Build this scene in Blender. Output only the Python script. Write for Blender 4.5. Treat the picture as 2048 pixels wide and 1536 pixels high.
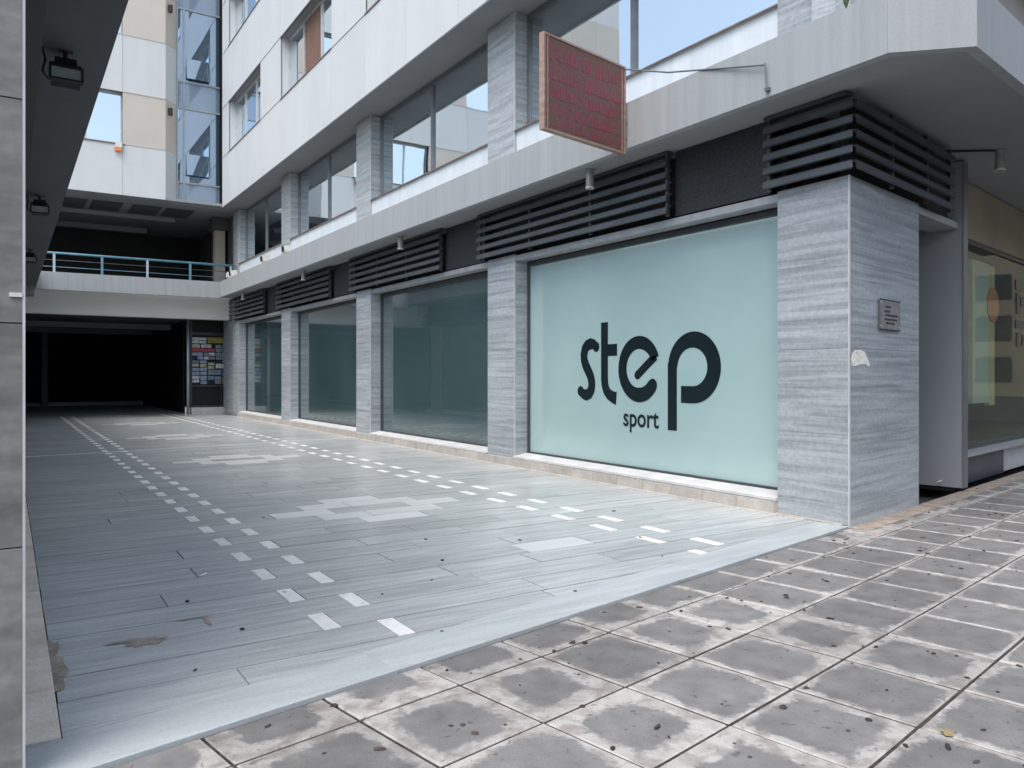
import bpy, math, random
from math import radians as R, sin, cos, pi
from mathutils import Vector
random.seed(7)
S = bpy.context.scene
C = S.collection
for o in list(bpy.data.objects): bpy.data.objects.remove(o)

# ------------------------------------------------------------ camera, light, exposure
EYE = 1.5
YAW = 32.878
cam = bpy.data.cameras.new('camera'); co = bpy.data.objects.new('camera', cam); C.objects.link(co)
co.location = (0, 0, EYE); co.rotation_euler = (R(90), 0, R(-YAW))
cam.sensor_width = 36; cam.lens = 36*1561/2048; cam.shift_y = -18/2048
cam.clip_start = .05; cam.clip_end = 600
S.camera = co
w = bpy.data.worlds.new("World"); S.world = w; w.use_nodes = True
nt = w.node_tree; nt.nodes.clear()
sky = nt.nodes.new('ShaderNodeTexSky'); sky.sky_type = 'NISHITA'; sky.sun_disc = False
SUN = Vector((-.63, -.37, 1.3)).normalized()
sky.sun_elevation = math.asin(SUN.z); sky.sun_rotation = math.atan2(SUN.x, SUN.y)
sky.air_density = 1.3; sky.dust_density = 3.2; sky.ozone_density = 1.2; sky.altitude = 100
bgn = nt.nodes.new('ShaderNodeBackground'); bgn.inputs[1].default_value = .15
out = nt.nodes.new('ShaderNodeOutputWorld')
hs = nt.nodes.new('ShaderNodeHueSaturation'); hs.inputs['Saturation'].default_value = .80
nt.links.new(sky.outputs[0], hs.inputs['Color']); nt.links.new(hs.outputs[0], bgn.inputs[0]); nt.links.new(bgn.outputs[0], out.inputs[0])
sl = bpy.data.lights.new('sun', 'SUN'); sl.energy = 1.2; sl.angle = R(38); sl.color = (1, .98, .95)
so = bpy.data.objects.new('sun', sl); C.objects.link(so); so.location = (0, 0, 40)
so.rotation_euler = (-SUN).to_track_quat('-Z', 'Y').to_euler()
S.view_settings.view_transform = 'Standard'; S.view_settings.look = 'None'
S.view_settings.exposure = 0.90; S.view_settings.gamma = 1; S.view_settings.use_curve_mapping = False
S.cycles.max_bounces = 8; S.cycles.diffuse_bounces = 5; S.cycles.glossy_bounces = 4
S.cycles.use_denoising = True

# ------------------------------------------------------------ materials
def mat(name, col, rough=.6, col2=None, scale=(3,3,3), detail=6, mix=(.35,.65), metal=0, bump=0, bscale=None,
        tone=0, spots=None, fine=0, spec=.5, distort=0, streak=None, fscale=60):
    m = bpy.data.materials.new(name); m.use_nodes = True
    n = m.node_tree.nodes; l = m.node_tree.links
    b = n['Principled BSDF']
    b.inputs['Roughness'].default_value = rough; b.inputs['Metallic'].default_value = metal
    b.inputs['Specular IOR Level'].default_value = spec
    geo = n.new('ShaderNodeNewGeometry'); oi = n.new('ShaderNodeObjectInfo')
    def add(a, bb):
        x = n.new('ShaderNodeMath'); x.operation = 'ADD'; l.new(a, x.inputs[0]); l.new(bb, x.inputs[1]); return x.outputs[0]
    rnd = add(oi.outputs['Random'], geo.outputs['Random Per Island'])
    off = n.new('ShaderNodeVectorMath'); off.operation = 'SCALE'; off.inputs[0].default_value = (31, 17, 23)
    l.new(rnd, off.inputs['Scale'])
    def noise(sc, det, dist=0, offset=True):
        mp = n.new('ShaderNodeVectorMath'); mp.operation = 'MULTIPLY'; mp.inputs[1].default_value = sc
        l.new(geo.outputs['Position'], mp.inputs[0]); v = mp.outputs[0]
        if offset and tone:
            ad = n.new('ShaderNodeVectorMath'); ad.operation = 'ADD'; l.new(v, ad.inputs[0]); l.new(off.outputs[0], ad.inputs[1]); v = ad.outputs[0]
        t = n.new('ShaderNodeTexNoise'); t.inputs['Scale'].default_value = 1; t.inputs['Detail'].default_value = det
        t.inputs['Distortion'].default_value = dist
        l.new(v, t.inputs['Vector']); return t.outputs['Fac']
    c = None
    if col2:
        r = n.new('ShaderNodeValToRGB'); r.color_ramp.elements[0].position = mix[0]; r.color_ramp.elements[1].position = mix[1]
        r.color_ramp.elements[0].color = (*col, 1); r.color_ramp.elements[1].color = (*col2, 1)
        l.new(noise(scale, detail, distort), r.inputs[0]); c = r.outputs[0]
    else:
        r = n.new('ShaderNodeRGB'); r.outputs[0].default_value = (*col, 1); c = r.outputs[0]
    def mulv(c, val_socket):
        mx = n.new('ShaderNodeVectorMath'); mx.operation = 'SCALE'; l.new(c, mx.inputs[0]); l.new(val_socket, mx.inputs['Scale']); return mx.outputs[0]
    def rng(v, a, bb, f0=0, f1=1):
        mr = n.new('ShaderNodeMapRange'); mr.inputs[1].default_value = f0; mr.inputs[2].default_value = f1
        mr.inputs[3].default_value = a; mr.inputs[4].default_value = bb; l.new(v, mr.inputs[0]); return mr.outputs[0]
    if tone:
        fr = n.new('ShaderNodeMath'); fr.operation = 'FRACT'; l.new(rnd, fr.inputs[0])
        c = mulv(c, rng(fr.outputs[0], 1-tone, 1+tone))
    if fine:
        c = mulv(c, rng(noise((fscale,)*3, 4, 0, False), 1-fine, 1+fine, .3, .7))
    if streak:   # slow large scale unevenness, e.g. rain streaks
        c = mulv(c, rng(noise(streak[0], 5, 0, False), 1-streak[1], 1+streak[1], .3, .7))
    if spots:
        sp = noise(spots[0], 5, .5, False)
        mx = n.new('ShaderNodeMix'); mx.data_type = 'RGBA'
        l.new(rng(sp, 0, 1, spots[2], spots[2]+.08), mx.inputs[0]); l.new(c, mx.inputs[6]); mx.inputs[7].default_value = (*spots[1], 1)
        c = mx.outputs[2]
    l.new(c, b.inputs['Base Color'])
    if bump:
        bp = n.new('ShaderNodeBump'); bp.inputs['Strength'].default_value = min(1, bump*10); bp.inputs['Distance'].default_value = .02*bump*10
        l.new(noise(bscale or scale, 8, distort), bp.inputs['Height']); l.new(bp.outputs[0], b.inputs['Normal'])
    return m

M = {}
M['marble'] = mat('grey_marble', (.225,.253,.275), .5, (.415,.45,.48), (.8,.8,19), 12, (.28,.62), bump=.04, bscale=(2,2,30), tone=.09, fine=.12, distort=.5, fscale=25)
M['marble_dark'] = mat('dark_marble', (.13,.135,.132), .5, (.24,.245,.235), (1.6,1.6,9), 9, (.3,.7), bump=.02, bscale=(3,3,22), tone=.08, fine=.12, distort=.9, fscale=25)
M['trim'] = mat('pale_stone_trim', (.46,.47,.47), .5, (.56,.57,.57), (5,5,5))
M['plank'] = mat('blue_grey_marble_plank', (.335,.358,.36), .27, (.475,.50,.50), (1.6,19,3), 9, (.3,.7), bump=.010, bscale=(3,34,5), tone=.085, fine=.08, distort=.5, streak=((.5,.7,.5), .09), spec=.28, spots=((2.3,5.5,1), (.36,.355,.33), .72))
M['plank_light'] = mat('pale_marble_plank', (.52,.545,.545), .36, (.61,.635,.635), (1.3,9,3), 8, (.3,.7), tone=.06, fine=.08, distort=.6)
M['inlay'] = mat('white_marble_inlay', (.66,.67,.66), .4, (.80,.80,.78), (9,9,3), 7, (.25,.6), tone=.06, fine=.10, spots=((17,17,4), (.35,.34,.31), .66))
M['border'] = mat('pale_marble_border', (.345,.375,.385), .55, (.455,.49,.495), (1.2,9,3), 9, (.3,.7), bump=.006, bscale=(3,22,4), tone=.05, fine=.07, distort=.6)
M['beige'] = mat('beige_limestone', (.40,.375,.345), .7, (.55,.52,.485), (4,4,4), 7, (.3,.7), tone=.08, fine=.12, spots=((9,9,9), (.30,.26,.22), .63))
M['beige_warm'] = mat('warm_limestone', (.58,.50,.41), .7, (.76,.70,.62), (4,4,4), 7, (.3,.7), tone=.06, fine=.12, spots=((6,6,6), (.38,.31,.24), .64))
M['coping'] = mat('pale_coping', (.55,.55,.55), .5, (.66,.66,.66), (4,4,4), tone=.04)
M['mortar'] = mat('brown_mortar', (.22,.19,.16), .9, (.42,.35,.29), (7,7,7), 8, (.3,.7), bump=.05, bscale=(30,30,30), fine=.2)
M['dirt'] = mat('dark_dirt', (.022,.020,.018), .95, (.06,.052,.045), (20,20,20), fine=.2)
M['clad'] = mat('white_cladding', (.54,.565,.58), .45, (.585,.61,.625), (1.2,1.2,.5), 5, (.3,.7), tone=.02, streak=((5,5,.35), .018), fine=.03)
M['tan'] = mat('tan_cladding', (.50,.46,.415), .5, (.55,.51,.46), (1.2,1.2,.6), 5, (.3,.7), tone=.03, fine=.04)
M['fascia'] = mat('grey_concrete_fascia', (.305,.325,.335), .7, (.35,.37,.38), (9,9,.5), 7, (.3,.7), streak=((16,16,.3), .035), fine=.05, bump=.01, bscale=(40,40,40))
M['band'] = mat('pale_blue_band', (.60,.66,.71), .5, (.67,.73,.77), (4,4,1), 5, (.3,.7), tone=.02, streak=((10,10,.3), .05))
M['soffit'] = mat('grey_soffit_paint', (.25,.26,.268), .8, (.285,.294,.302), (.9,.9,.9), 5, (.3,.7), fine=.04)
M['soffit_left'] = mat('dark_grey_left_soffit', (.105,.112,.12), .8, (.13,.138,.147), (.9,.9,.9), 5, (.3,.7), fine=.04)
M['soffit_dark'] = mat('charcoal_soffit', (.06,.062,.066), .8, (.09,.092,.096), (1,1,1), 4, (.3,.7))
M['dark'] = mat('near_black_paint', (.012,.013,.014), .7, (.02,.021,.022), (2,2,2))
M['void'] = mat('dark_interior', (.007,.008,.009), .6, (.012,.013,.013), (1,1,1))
M['slat'] = mat('dark_grey_louvre_metal', (.058,.065,.073), .42, (.09,.098,.108), (2,2,6), 5, (.3,.7), metal=.2, fine=.08)
M['louvre_back'] = mat('perforated_dark_panel', (.018,.02,.024), .6, (.035,.038,.042), (40,40,40), 2, (.4,.6))
M['frame'] = mat('grey_aluminium_frame', (.17,.185,.20), .4, (.21,.225,.24), (4,4,4), metal=.4)
M['frame_dark'] = mat('dark_window_frame', (.06,.066,.075), .4, (.09,.095,.105), (4,4,4), metal=.3)
M['frame_light'] = mat('pale_window_frame', (.45,.47,.49), .4, (.55,.57,.58), (4,4,4), metal=.2)
M['frame_bay'] = mat('blue_grey_frame', (.27,.31,.35), .4, (.32,.36,.40), (4,4,4), metal=.2)
M['fin'] = mat('blue_grey_metal_panel', (.36,.385,.42), .45, (.41,.435,.47), (1,1,.5), 4, (.3,.7), metal=.3, fine=.03)
M['lintel'] = mat('pale_metal_lintel', (.34,.36,.38), .45, (.44,.46,.48), (6,6,2), 4, (.3,.7), metal=.2)
M['film'] = mat('pale_teal_window_film', (.37,.53,.53), .14, (.42,.58,.575), (.8,.5,.35), 4, (.3,.7), distort=1.2, spec=.65)
M['film_dark'] = mat('dark_teal_window_film', (.05,.092,.098), .10, (.072,.12,.126), (.8,.6,.5), 3, (.3,.7), spec=.9)
for k_ in ('film', 'film_dark'):
    b_ = M[k_].node_tree.nodes['Principled BSDF']; b_.inputs['Coat Weight'].default_value = 1; b_.inputs['Coat IOR'].default_value = 1.9; b_.inputs['Coat Roughness'].default_value = .02
M['black_vinyl'] = mat('black_vinyl', (.006,.014,.018), .3, (.009,.018,.022), (4,4,4))
M['cream'] = mat('cream_beam_paint', (.80,.79,.77), .7, (.84,.83,.81), (1,1,4), 5, (.3,.7), fine=.04)
M['rail'] = mat('teal_blue_rail_paint', (.10,.24,.33), .35, (.14,.29,.38), (5,5,5), metal=.1)
M['chrome'] = mat('brushed_pale_metal', (.45,.52,.58), .3, (.55,.62,.68), (5,5,2), metal=.5)
M['lampgrey'] = mat('grey_lamp_metal', (.30,.31,.30), .4, (.36,.37,.36), (9,9,9), metal=.2)
M['lampwhite'] = mat('offwhite_plastic', (.62,.62,.56), .5, (.7,.7,.66), (9,9,9))
M['lens'] = mat('lamp_glass', (.30,.33,.32), .12, (.4,.43,.42), (12,12,12), spec=.8)
M['pinkframe'] = mat('faded_pink_sign_frame', (.26,.15,.125), .5, (.38,.27,.22), (3,3,14), 5, (.3,.7), fine=.1)
M['rust'] = mat('brown_iron', (.12,.09,.085), .6, (.2,.15,.14), (9,9,9))
M['opp'] = mat('beige_render', (.40,.37,.32), .8, (.47,.43,.38), (1,1,1), 5, (.3,.7), fine=.06)
M['roof'] = mat('grey_roof_felt', (.25,.25,.25), .9, (.32,.32,.32), (2,2,2), fine=.1)
M['asphalt'] = mat('asphalt', (.04,.041,.043), .9, (.065,.066,.068), (8,8,8), 8, bump=.04, bscale=(90,90,90), fine=.25)
M['kerb'] = mat('kerb_concrete', (.30,.30,.29), .85, (.38,.38,.36), (6,6,6), fine=.15)
M['bark'] = mat('bark', (.10,.075,.05), .9, (.17,.13,.09), (9,9,2), 6, bump=.1, bscale=(30,30,6))
M['leaf'] = mat('leaf_green', (.035,.07,.02), .5, (.07,.12,.035), (5,5,5), tone=.25)
M['speck'] = mat('dark_litter', (.03,.025,.025), .8, (.08,.06,.05), (50,50,50), tone=.4)
M['yellow_leaf'] = mat('yellow_leaf', (.33,.27,.13), .6, (.22,.16,.08), (60,60,60))
M['paper'] = mat('torn_white_paper', (.75,.68,.60), .6, (.95,.93,.88), (30,30,30), 5, (.35,.55), spots=((28,28,28), (.42,.36,.34), .62))
M['plaque'] = mat('clear_grey_plaque', (.20,.21,.22), .35, (.27,.28,.29), (9,9,9))
M['plaque_txt'] = mat('plaque_engraving', (.04,.045,.05), .5)
M['curtain'] = mat('brown_curtain', (.14,.08,.06), .9, (.2,.12,.09), (12,12,1))
M['creamboard'] = mat('cream_display_board', (.62,.62,.50), .6, (.68,.68,.56), (1,1,1))
M['yellowboard'] = mat('yellow_board_edge', (.68,.56,.28), .6, (.72,.6,.32), (1,1,1))
M['orange'] = mat('orange_disc', (.70,.22,.07), .5, (.78,.28,.1), (5,5,5))
M['shop_lightened'] = mat('lightened_shop_interior', (.30,.255,.19), .6, (.40,.34,.25), (.8,.8,.8), 4, (.3,.7))  # interior, boards and disc lifted in colour to replace light inside the shop
M['shopgrey'] = mat('grey_metal_plinth', (.07,.085,.10), .4, (.09,.105,.12), (1,1,1), metal=.3)

def glassy(name, tint, dark, fac, rough=.015, wob=0.0):
    m = bpy.data.materials.new(name); m.use_nodes = True
    n = m.node_tree.nodes; l = m.node_tree.links; n.clear()
    g = n.new('ShaderNodeBsdfGlossy'); g.inputs[0].default_value = (*tint, 1); g.inputs['Roughness'].default_value = rough
    d = n.new('ShaderNodeBsdfDiffuse'); d.inputs[0].default_value = (*dark, 1)
    fr = n.new('ShaderNodeFresnel'); fr.inputs[0].default_value = 1.6
    ma = n.new('ShaderNodeMath'); ma.operation = 'MULTIPLY_ADD'; ma.use_clamp = True
    l.new(fr.outputs[0], ma.inputs[0]); ma.inputs[1].default_value = 1.0; ma.inputs[2].default_value = fac
    mx = n.new('ShaderNodeMixShader'); o = n.new('ShaderNodeOutputMaterial')
    l.new(ma.outputs[0], mx.inputs[0]); l.new(d.outputs[0], mx.inputs[1]); l.new(g.outputs[0], mx.inputs[2]); l.new(mx.outputs[0], o.inputs[0])
    if wob:
        geo = n.new('ShaderNodeNewGeometry'); t = n.new('ShaderNodeTexNoise'); t.inputs['Scale'].default_value = .7; t.inputs['Detail'].default_value = 1
        bp = n.new('ShaderNodeBump'); bp.inputs['Distance'].default_value = wob; l.new(geo.outputs['Position'], t.inputs['Vector'])
        l.new(t.outputs[0], bp.inputs['Height']); l.new(bp.outputs[0], g.inputs['Normal'])
    return m
M['glass'] = glassy('reflective_window_glass', (.88,.95,.98), (.03,.045,.06), .66, wob=.0035)
M['glass_blue'] = glassy('blue_curtain_wall_glass', (.62,.76,.92), (.08,.12,.17), .45, wob=.0035)
M['glass_spandrel'] = glassy('blue_grey_spandrel_glass', (.55,.66,.80), (.20,.26,.34), .2, .06)
M['shopglass'] = None
def clear_glass(name):
    m = bpy.data.materials.new(name); m.use_nodes = True
    n = m.node_tree.nodes; l = m.node_tree.links; n.clear()
    g = n.new('ShaderNodeBsdfGlossy'); g.inputs[0].default_value = (.9,.95,1,1); g.inputs['Roughness'].default_value = .01
    t = n.new('ShaderNodeBsdfTransparent'); t.inputs[0].default_value = (.85,.9,.87,1)
    fr = n.new('ShaderNodeLayerWeight'); fr.inputs[0].default_value = .5
    pw = n.new('ShaderNodeMath'); pw.operation = 'POWER'; pw.inputs[1].default_value = 4.5; l.new(fr.outputs['Facing'], pw.inputs[0])
    ma = n.new('ShaderNodeMath'); ma.operation = 'MULTIPLY_ADD'; ma.inputs[1].default_value = .32; ma.inputs[2].default_value = .02; l.new(pw.outputs[0], ma.inputs[0])
    mx = n.new('ShaderNodeMixShader'); o = n.new('ShaderNodeOutputMaterial')
    l.new(ma.outputs[0], mx.inputs[0]); l.new(t.outputs[0], mx.inputs[1]); l.new(g.outputs[0], mx.inputs[2]); l.new(mx.outputs[0], o.inputs[0])
    return m
M['shopglass'] = clear_glass('clear_shop_glass')

# worn paving slab: grey centre, pale cement-stained margins; amount per slab in the object colour
def slab_mat():
    m = bpy.data.materials.new('worn_paving_slab'); m.use_nodes = True
    n = m.node_tree.nodes; l = m.node_tree.links; b = n['Principled BSDF']; b.inputs['Roughness'].default_value = .8
    uv = n.new('ShaderNodeUVMap'); uv.uv_map = 'UVMap'
    geo = n.new('ShaderNodeNewGeometry'); oi = n.new('ShaderNodeObjectInfo')
    sep = n.new('ShaderNodeSeparateXYZ'); l.new(uv.outputs[0], sep.inputs[0])
    def mth(op, a, bb=None, clamp=False):
        x = n.new('ShaderNodeMath'); x.operation = op; x.use_clamp = clamp
        for i, v in enumerate((a, bb)):
            if v is None: continue
            if isinstance(v, (int, float)): x.inputs[i].default_value = v
            else: l.new(v, x.inputs[i])
        return x.outputs[0]
    u, v = sep.outputs[0], sep.outputs[1]
    d = mth('MINIMUM', mth('MINIMUM', u, mth('SUBTRACT', 1, u)), mth('MINIMUM', v, mth('SUBTRACT', 1, v)))
    # corners rounder: product term
    pr = mth('MULTIPLY', mth('MULTIPLY', u, mth('SUBTRACT', 1, u)), mth('MULTIPLY', v, mth('SUBTRACT', 1, v)))
    d = mth('ADD', mth('MULTIPLY', d, .45), mth('MULTIPLY', pr, 1.6))
    def noise(sc, det, dist=0):
        t = n.new('ShaderNodeTexNoise'); t.inputs['Scale'].default_value = sc; t.inputs['Detail'].default_value = det; t.inputs['Distortion'].default_value = dist
        l.new(geo.outputs['Position'], t.inputs['Vector']); return t.outputs['Fac']
    oc = n.new('ShaderNodeSeparateColor'); l.new(oi.outputs['Color'], oc.inputs[0])
    wear = oc.outputs[0]; tone = oc.outputs[1]; beige = oc.outputs[2]
    d2 = mth('ADD', d, mth('MULTIPLY', mth('SUBTRACT', noise(4.5, 6, .6), .5), .17))
    d2 = mth('ADD', d2, mth('MULTIPLY', mth('SUBTRACT', noise(1.7, 3), .5), .16))
    d2 = mth('ADD', d2, mth('MULTIPLY', mth('SUBTRACT', noise(38, 4), .5), .09))
    mr = n.new('ShaderNodeMapRange'); mr.interpolation_type = 'SMOOTHSTEP'
    l.new(d2, mr.inputs[0]); l.new(mth('SUBTRACT', wear, .022), mr.inputs[1]); l.new(mth('ADD', wear, .03), mr.inputs[2])
    mr.inputs[3].default_value = 1; mr.inputs[4].default_value = 0
    edge = mr.outputs[0]
    edge = mth('MULTIPLY', edge, mth('ADD', .35, mth('MULTIPLY', noise(14, 7, .4), 1.05)), True)
    rim = n.new('ShaderNodeMapRange'); l.new(mth('ADD', mth('MINIMUM', mth('MINIMUM', u, mth('SUBTRACT', 1, u)), mth('MINIMUM', v, mth('SUBTRACT', 1, v))), mth('MULTIPLY', mth('SUBTRACT', noise(30, 4), .5), .03)), rim.inputs[0])
    rim.inputs[1].default_value = .026; rim.inputs[2].default_value = .048; rim.inputs[3].default_value = .95; rim.inputs[4].default_value = 0
    edge = mth('MAXIMUM', mth('MULTIPLY', edge, .80), rim.outputs[0])
    cen = n.new('ShaderNodeValToRGB'); cen.color_ramp.elements[0].color = (.135,.132,.128,1); cen.color_ramp.elements[1].color = (.20,.197,.19,1)
    cen.color_ramp.elements[0].position = .3; cen.color_ramp.elements[1].position = .7
    l.new(noise(6, 9), cen.inputs[0])
    ed = n.new('ShaderNodeValToRGB'); ed.color_ramp.elements[0].color = (.27,.245,.225,1); ed.color_ramp.elements[1].color = (.455,.44,.415,1)
    ed.color_ramp.elements[0].position = .36; ed.color_ramp.elements[1].position = .56
    l.new(noise(9, 8, .5), ed.inputs[0])
    mx = n.new('ShaderNodeMix'); mx.data_type = 'RGBA'; l.new(edge, mx.inputs[0]); l.new(cen.outputs[0], mx.inputs[6]); l.new(ed.outputs[0], mx.inputs[7])
    sc = n.new('ShaderNodeVectorMath'); sc.operation = 'SCALE'; l.new(mx.outputs[2], sc.inputs[0])
    l.new(mth('MULTIPLY', mth('ADD', .5, tone), mth('ADD', .72, mth('MULTIPLY', noise(170, 3), .56))), sc.inputs['Scale'])
    # small dark pits
    pit = n.new('ShaderNodeMapRange'); l.new(noise(26, 5, .8), pit.inputs[0]); pit.inputs[1].default_value = .30; pit.inputs[2].default_value = .36
    pit.inputs[3].default_value = .55; pit.inputs[4].default_value = 1
    s2 = n.new('ShaderNodeVectorMath'); s2.operation = 'SCALE'; l.new(sc.outputs[0], s2.inputs[0]); l.new(pit.outputs[0], s2.inputs['Scale'])
    l.new(s2.outputs[0], b.inputs['Base Color'])
    bp = n.new('ShaderNodeBump'); bp.inputs['Strength'].default_value = .6; bp.inputs['Distance'].default_value = .006
    l.new(mth('ADD', noise(60, 6), mth('MULTIPLY', edge, .6)), bp.inputs['Height']); l.new(bp.outputs[0], b.inputs['Normal'])
    return m
M['slab'] = slab_mat()

def sign_mat():
    m = bpy.data.materials.new('faded_crimson_sign_print'); m.use_nodes = True
    n = m.node_tree.nodes; l = m.node_tree.links; b = n['Principled BSDF']; b.inputs['Roughness'].default_value = .55
    uv = n.new('ShaderNodeUVMap'); uv.uv_map = 'UVMap'
    def vm(op, a, val):
        x = n.new('ShaderNodeVectorMath'); x.operation = op; l.new(a, x.inputs[0]); x.inputs[1].default_value = val; return x.outputs[0]
    t = n.new('ShaderNodeTexNoise'); t.inputs['Scale'].default_value = 1; t.inputs['Detail'].default_value = 5
    l.new(vm('MULTIPLY', uv.outputs[0], (15, 12, 1)), t.inputs['Vector'])
    r = n.new('ShaderNodeValToRGB'); r.color_ramp.elements[0].position = .45; r.color_ramp.elements[1].position = .55
    r.color_ramp.elements[0].color = (.115,.075,.055,1); r.color_ramp.elements[1].color = (.17,.05,.06,1)
    l.new(t.outputs[0], r.inputs[0])
    t2 = n.new('ShaderNodeTexNoise'); t2.inputs['Scale'].default_value = 1; t2.inputs['Detail'].default_value = 3
    l.new(vm('MULTIPLY', uv.outputs[0], (60, 44, 1)), t2.inputs['Vector'])
    mr = n.new('ShaderNodeMapRange'); mr.inputs[1].default_value = .63; mr.inputs[2].default_value = .7; l.new(t2.outputs[0], mr.inputs[0])
    mx = n.new('ShaderNodeMix'); mx.data_type = 'RGBA'; l.new(mr.outputs[0], mx.inputs[0]); l.new(r.outputs[0], mx.inputs[6]); mx.inputs[7].default_value = (.28,.21,.17,1)
    l.new(mx.outputs[2], b.inputs['Base Color']); return m
M['sign'] = sign_mat()
M['crimson'] = mat('crimson_sign_lettering', (.27,.035,.08), .5, (.17,.05,.06), (9,9,9), 5, (.4,.6), spots=((25,25,25), (.12,.08,.06), .6))

# ------------------------------------------------------------ mesh helpers
WL = {}      # world location of every object built here
class MB:
    def __init__(s): s.v = []; s.f = []; s.uv = {}
    def hexa(s, p):   # 8 corners: bottom 4 ccw, top 4 ccw
        b = len(s.v); s.v += [Vector(q) for q in p]
        s.f += [[b+3,b+2,b+1,b],[b+4,b+5,b+6,b+7],[b,b+1,b+5,b+4],[b+1,b+2,b+6,b+5],[b+2,b+3,b+7,b+6],[b+3,b,b+4,b+7]]; return s
    def box(s, x0, x1, y0, y1, z0, z1):
        return s.hexa([(x0,y0,z0),(x1,y0,z0),(x1,y1,z0),(x0,y1,z0),(x0,y0,z1),(x1,y0,z1),(x1,y1,z1),(x0,y1,z1)])
    def prism(s, poly, z0, z1, ch=0, uvf=None):
        n = len(poly); b = len(s.v)
        area = sum(poly[i][0]*poly[(i+1)%n][1]-poly[(i+1)%n][0]*poly[i][1] for i in range(n))
        if area < 0: poly = poly[::-1]
        def ring(p, z): s.v.extend(Vector((x, y, z)) for x, y in p)
        ring(poly, z0)
        if ch:
            ring(poly, z1-ch); ins = inset(poly, ch); ring(ins, z1); k = 3
        else: ring(poly, z1); k = 2
        for r in range(k-1):
            for i in range(n):
                j = (i+1) % n
                s.f.append([b+r*n+i, b+r*n+j, b+(r+1)*n+j, b+(r+1)*n+i])
        s.f.append([b+(k-1)*n+i for i in range(n)]); s.f.append([b+i for i in range(n)][::-1])
        return s
    def tube(s, pts, r, n=8, caps=True):
        pts = [Vector(p) for p in pts]; rr = r if isinstance(r, (list, tuple)) else [r]*len(pts); b = len(s.v)
        for i, p in enumerate(pts):
            d = (pts[min(i+1,len(pts)-1)]-pts[max(i-1,0)]).normalized()
            a = d.orthogonal().normalized() if abs(d.z) > .99 else d.cross(Vector((0,0,1))).normalized()
            c = d.cross(a)
            for k in range(n): s.v.append(p + rr[i]*(cos(2*pi*k/n)*a + sin(2*pi*k/n)*c))
        for i in range(len(pts)-1):
            for k in range(n):
                q = (k+1) % n
                s.f.append([b+i*n+k, b+i*n+q, b+(i+1)*n+q, b+(i+1)*n+k])
        if caps: s.f.append([b+k for k in range(n)][::-1]); s.f.append([b+(len(pts)-1)*n+k for k in range(n)])
        return s
def inset(poly, d):
    n = len(poly); res = []
    for i in range(n):
        p0, p1, p2 = Vector(poly[i-1]), Vector(poly[i]), Vector(poly[(i+1)%n])
        e1 = (p1-p0).normalized(); e2 = (p2-p1).normalized()
        n1 = Vector((-e1.y, e1.x)); n2 = Vector((-e2.y, e2.x)); k = n1+n2
        L = max(k.length_squared, 1.0); q = p1 + k*(2*d/L) if k.length_squared > .01 else p1
        res.append((q.x, q.y))
    return res
def wl(o): return WL.get(o.name, Vector((0,0,0)))
def place(o, parent, loc):
    C.objects.link(o); WL[o.name] = Vector(loc)
    if parent: o.parent = parent; o.location = Vector(loc)-wl(parent)
    else: o.location = loc
def part(name, mb, m, parent=None, kind=None, label=None, uvf=None, smooth=False, color=None):
    xs = [v.x for v in mb.v]; ys = [v.y for v in mb.v]; zs = [v.z for v in mb.v]
    org = Vector(((min(xs)+max(xs))/2, (min(ys)+max(ys))/2, min(zs)))
    me = bpy.data.meshes.new(name); me.from_pydata([v-org for v in mb.v], [], mb.f)
    me.materials.append(M[m] if isinstance(m, str) else m)
    if uvf:
        lay = me.uv_layers.new(name='UVMap')
        for lp in me.loops: lay.data[lp.index].uv = uvf(me.vertices[lp.vertex_index].co+org)
    if smooth:
        for p in me.polygons: p.use_smooth = True
    me.update()
    o = bpy.data.objects.new(name, me); place(o, parent, org)
    if kind: o['kind'] = kind
    if label: o['label'] = label
    if color: o.color = color
    return o
def tag(o, label, cat, group=None):
    o['label'] = label; o['category'] = cat
    if group: o['group'] = group
    return o
def thing(name, loc, label, cat, group=None):
    o = bpy.data.objects.new(name, None); o.empty_display_size = .2; place(o, None, loc)
    return tag(o, label, cat, group)
def B(*a): return MB().box(*a)

A = R(11); EX, EY = cos(A), sin(A); CX, CY = 7.02, 4.69
def sp(s, d, z=0): return (CX+s*EX-d*EY, CY+s*EY+d*EX, z)      # street frame: s along the street front, d inwards
def SB(mb, s0, s1, d0, d1, z0, z1):
    return mb.hexa([sp(s0,d0,z0),sp(s1,d0,z0),sp(s1,d1,z0),sp(s0,d1,z0),sp(s0,d0,z1),sp(s1,d0,z1),sp(s1,d1,z1),sp(s0,d1,z1)])
def clip(poly, a, b, c):            # keep a*x+b*y >= c
    res = []
    for i in range(len(poly)):
        p, q = poly[i-1], poly[i]; dp, dq = a*p[0]+b*p[1]-c, a*q[0]+b*q[1]-c
        if (dp >= 0) != (dq >= 0):
            t = dp/(dp-dq); res.append((p[0]+t*(q[0]-p[0]), p[1]+t*(q[1]-p[1])))
        if dq >= 0: res.append(q)
    out = []
    for p in res:
        if not out or (abs(p[0]-out[-1][0])+abs(p[1]-out[-1][1])) > 1e-4: out.append(p)
    if len(out) > 2 and abs(out[0][0]-out[-1][0])+abs(out[0][1]-out[-1][1]) < 1e-4: out.pop()
    return out if len(out) > 2 else None
def area(p): return abs(sum(p[i-1][0]*p[i][1]-p[i][0]*p[i-1][1] for i in range(len(p))))/2

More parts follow.
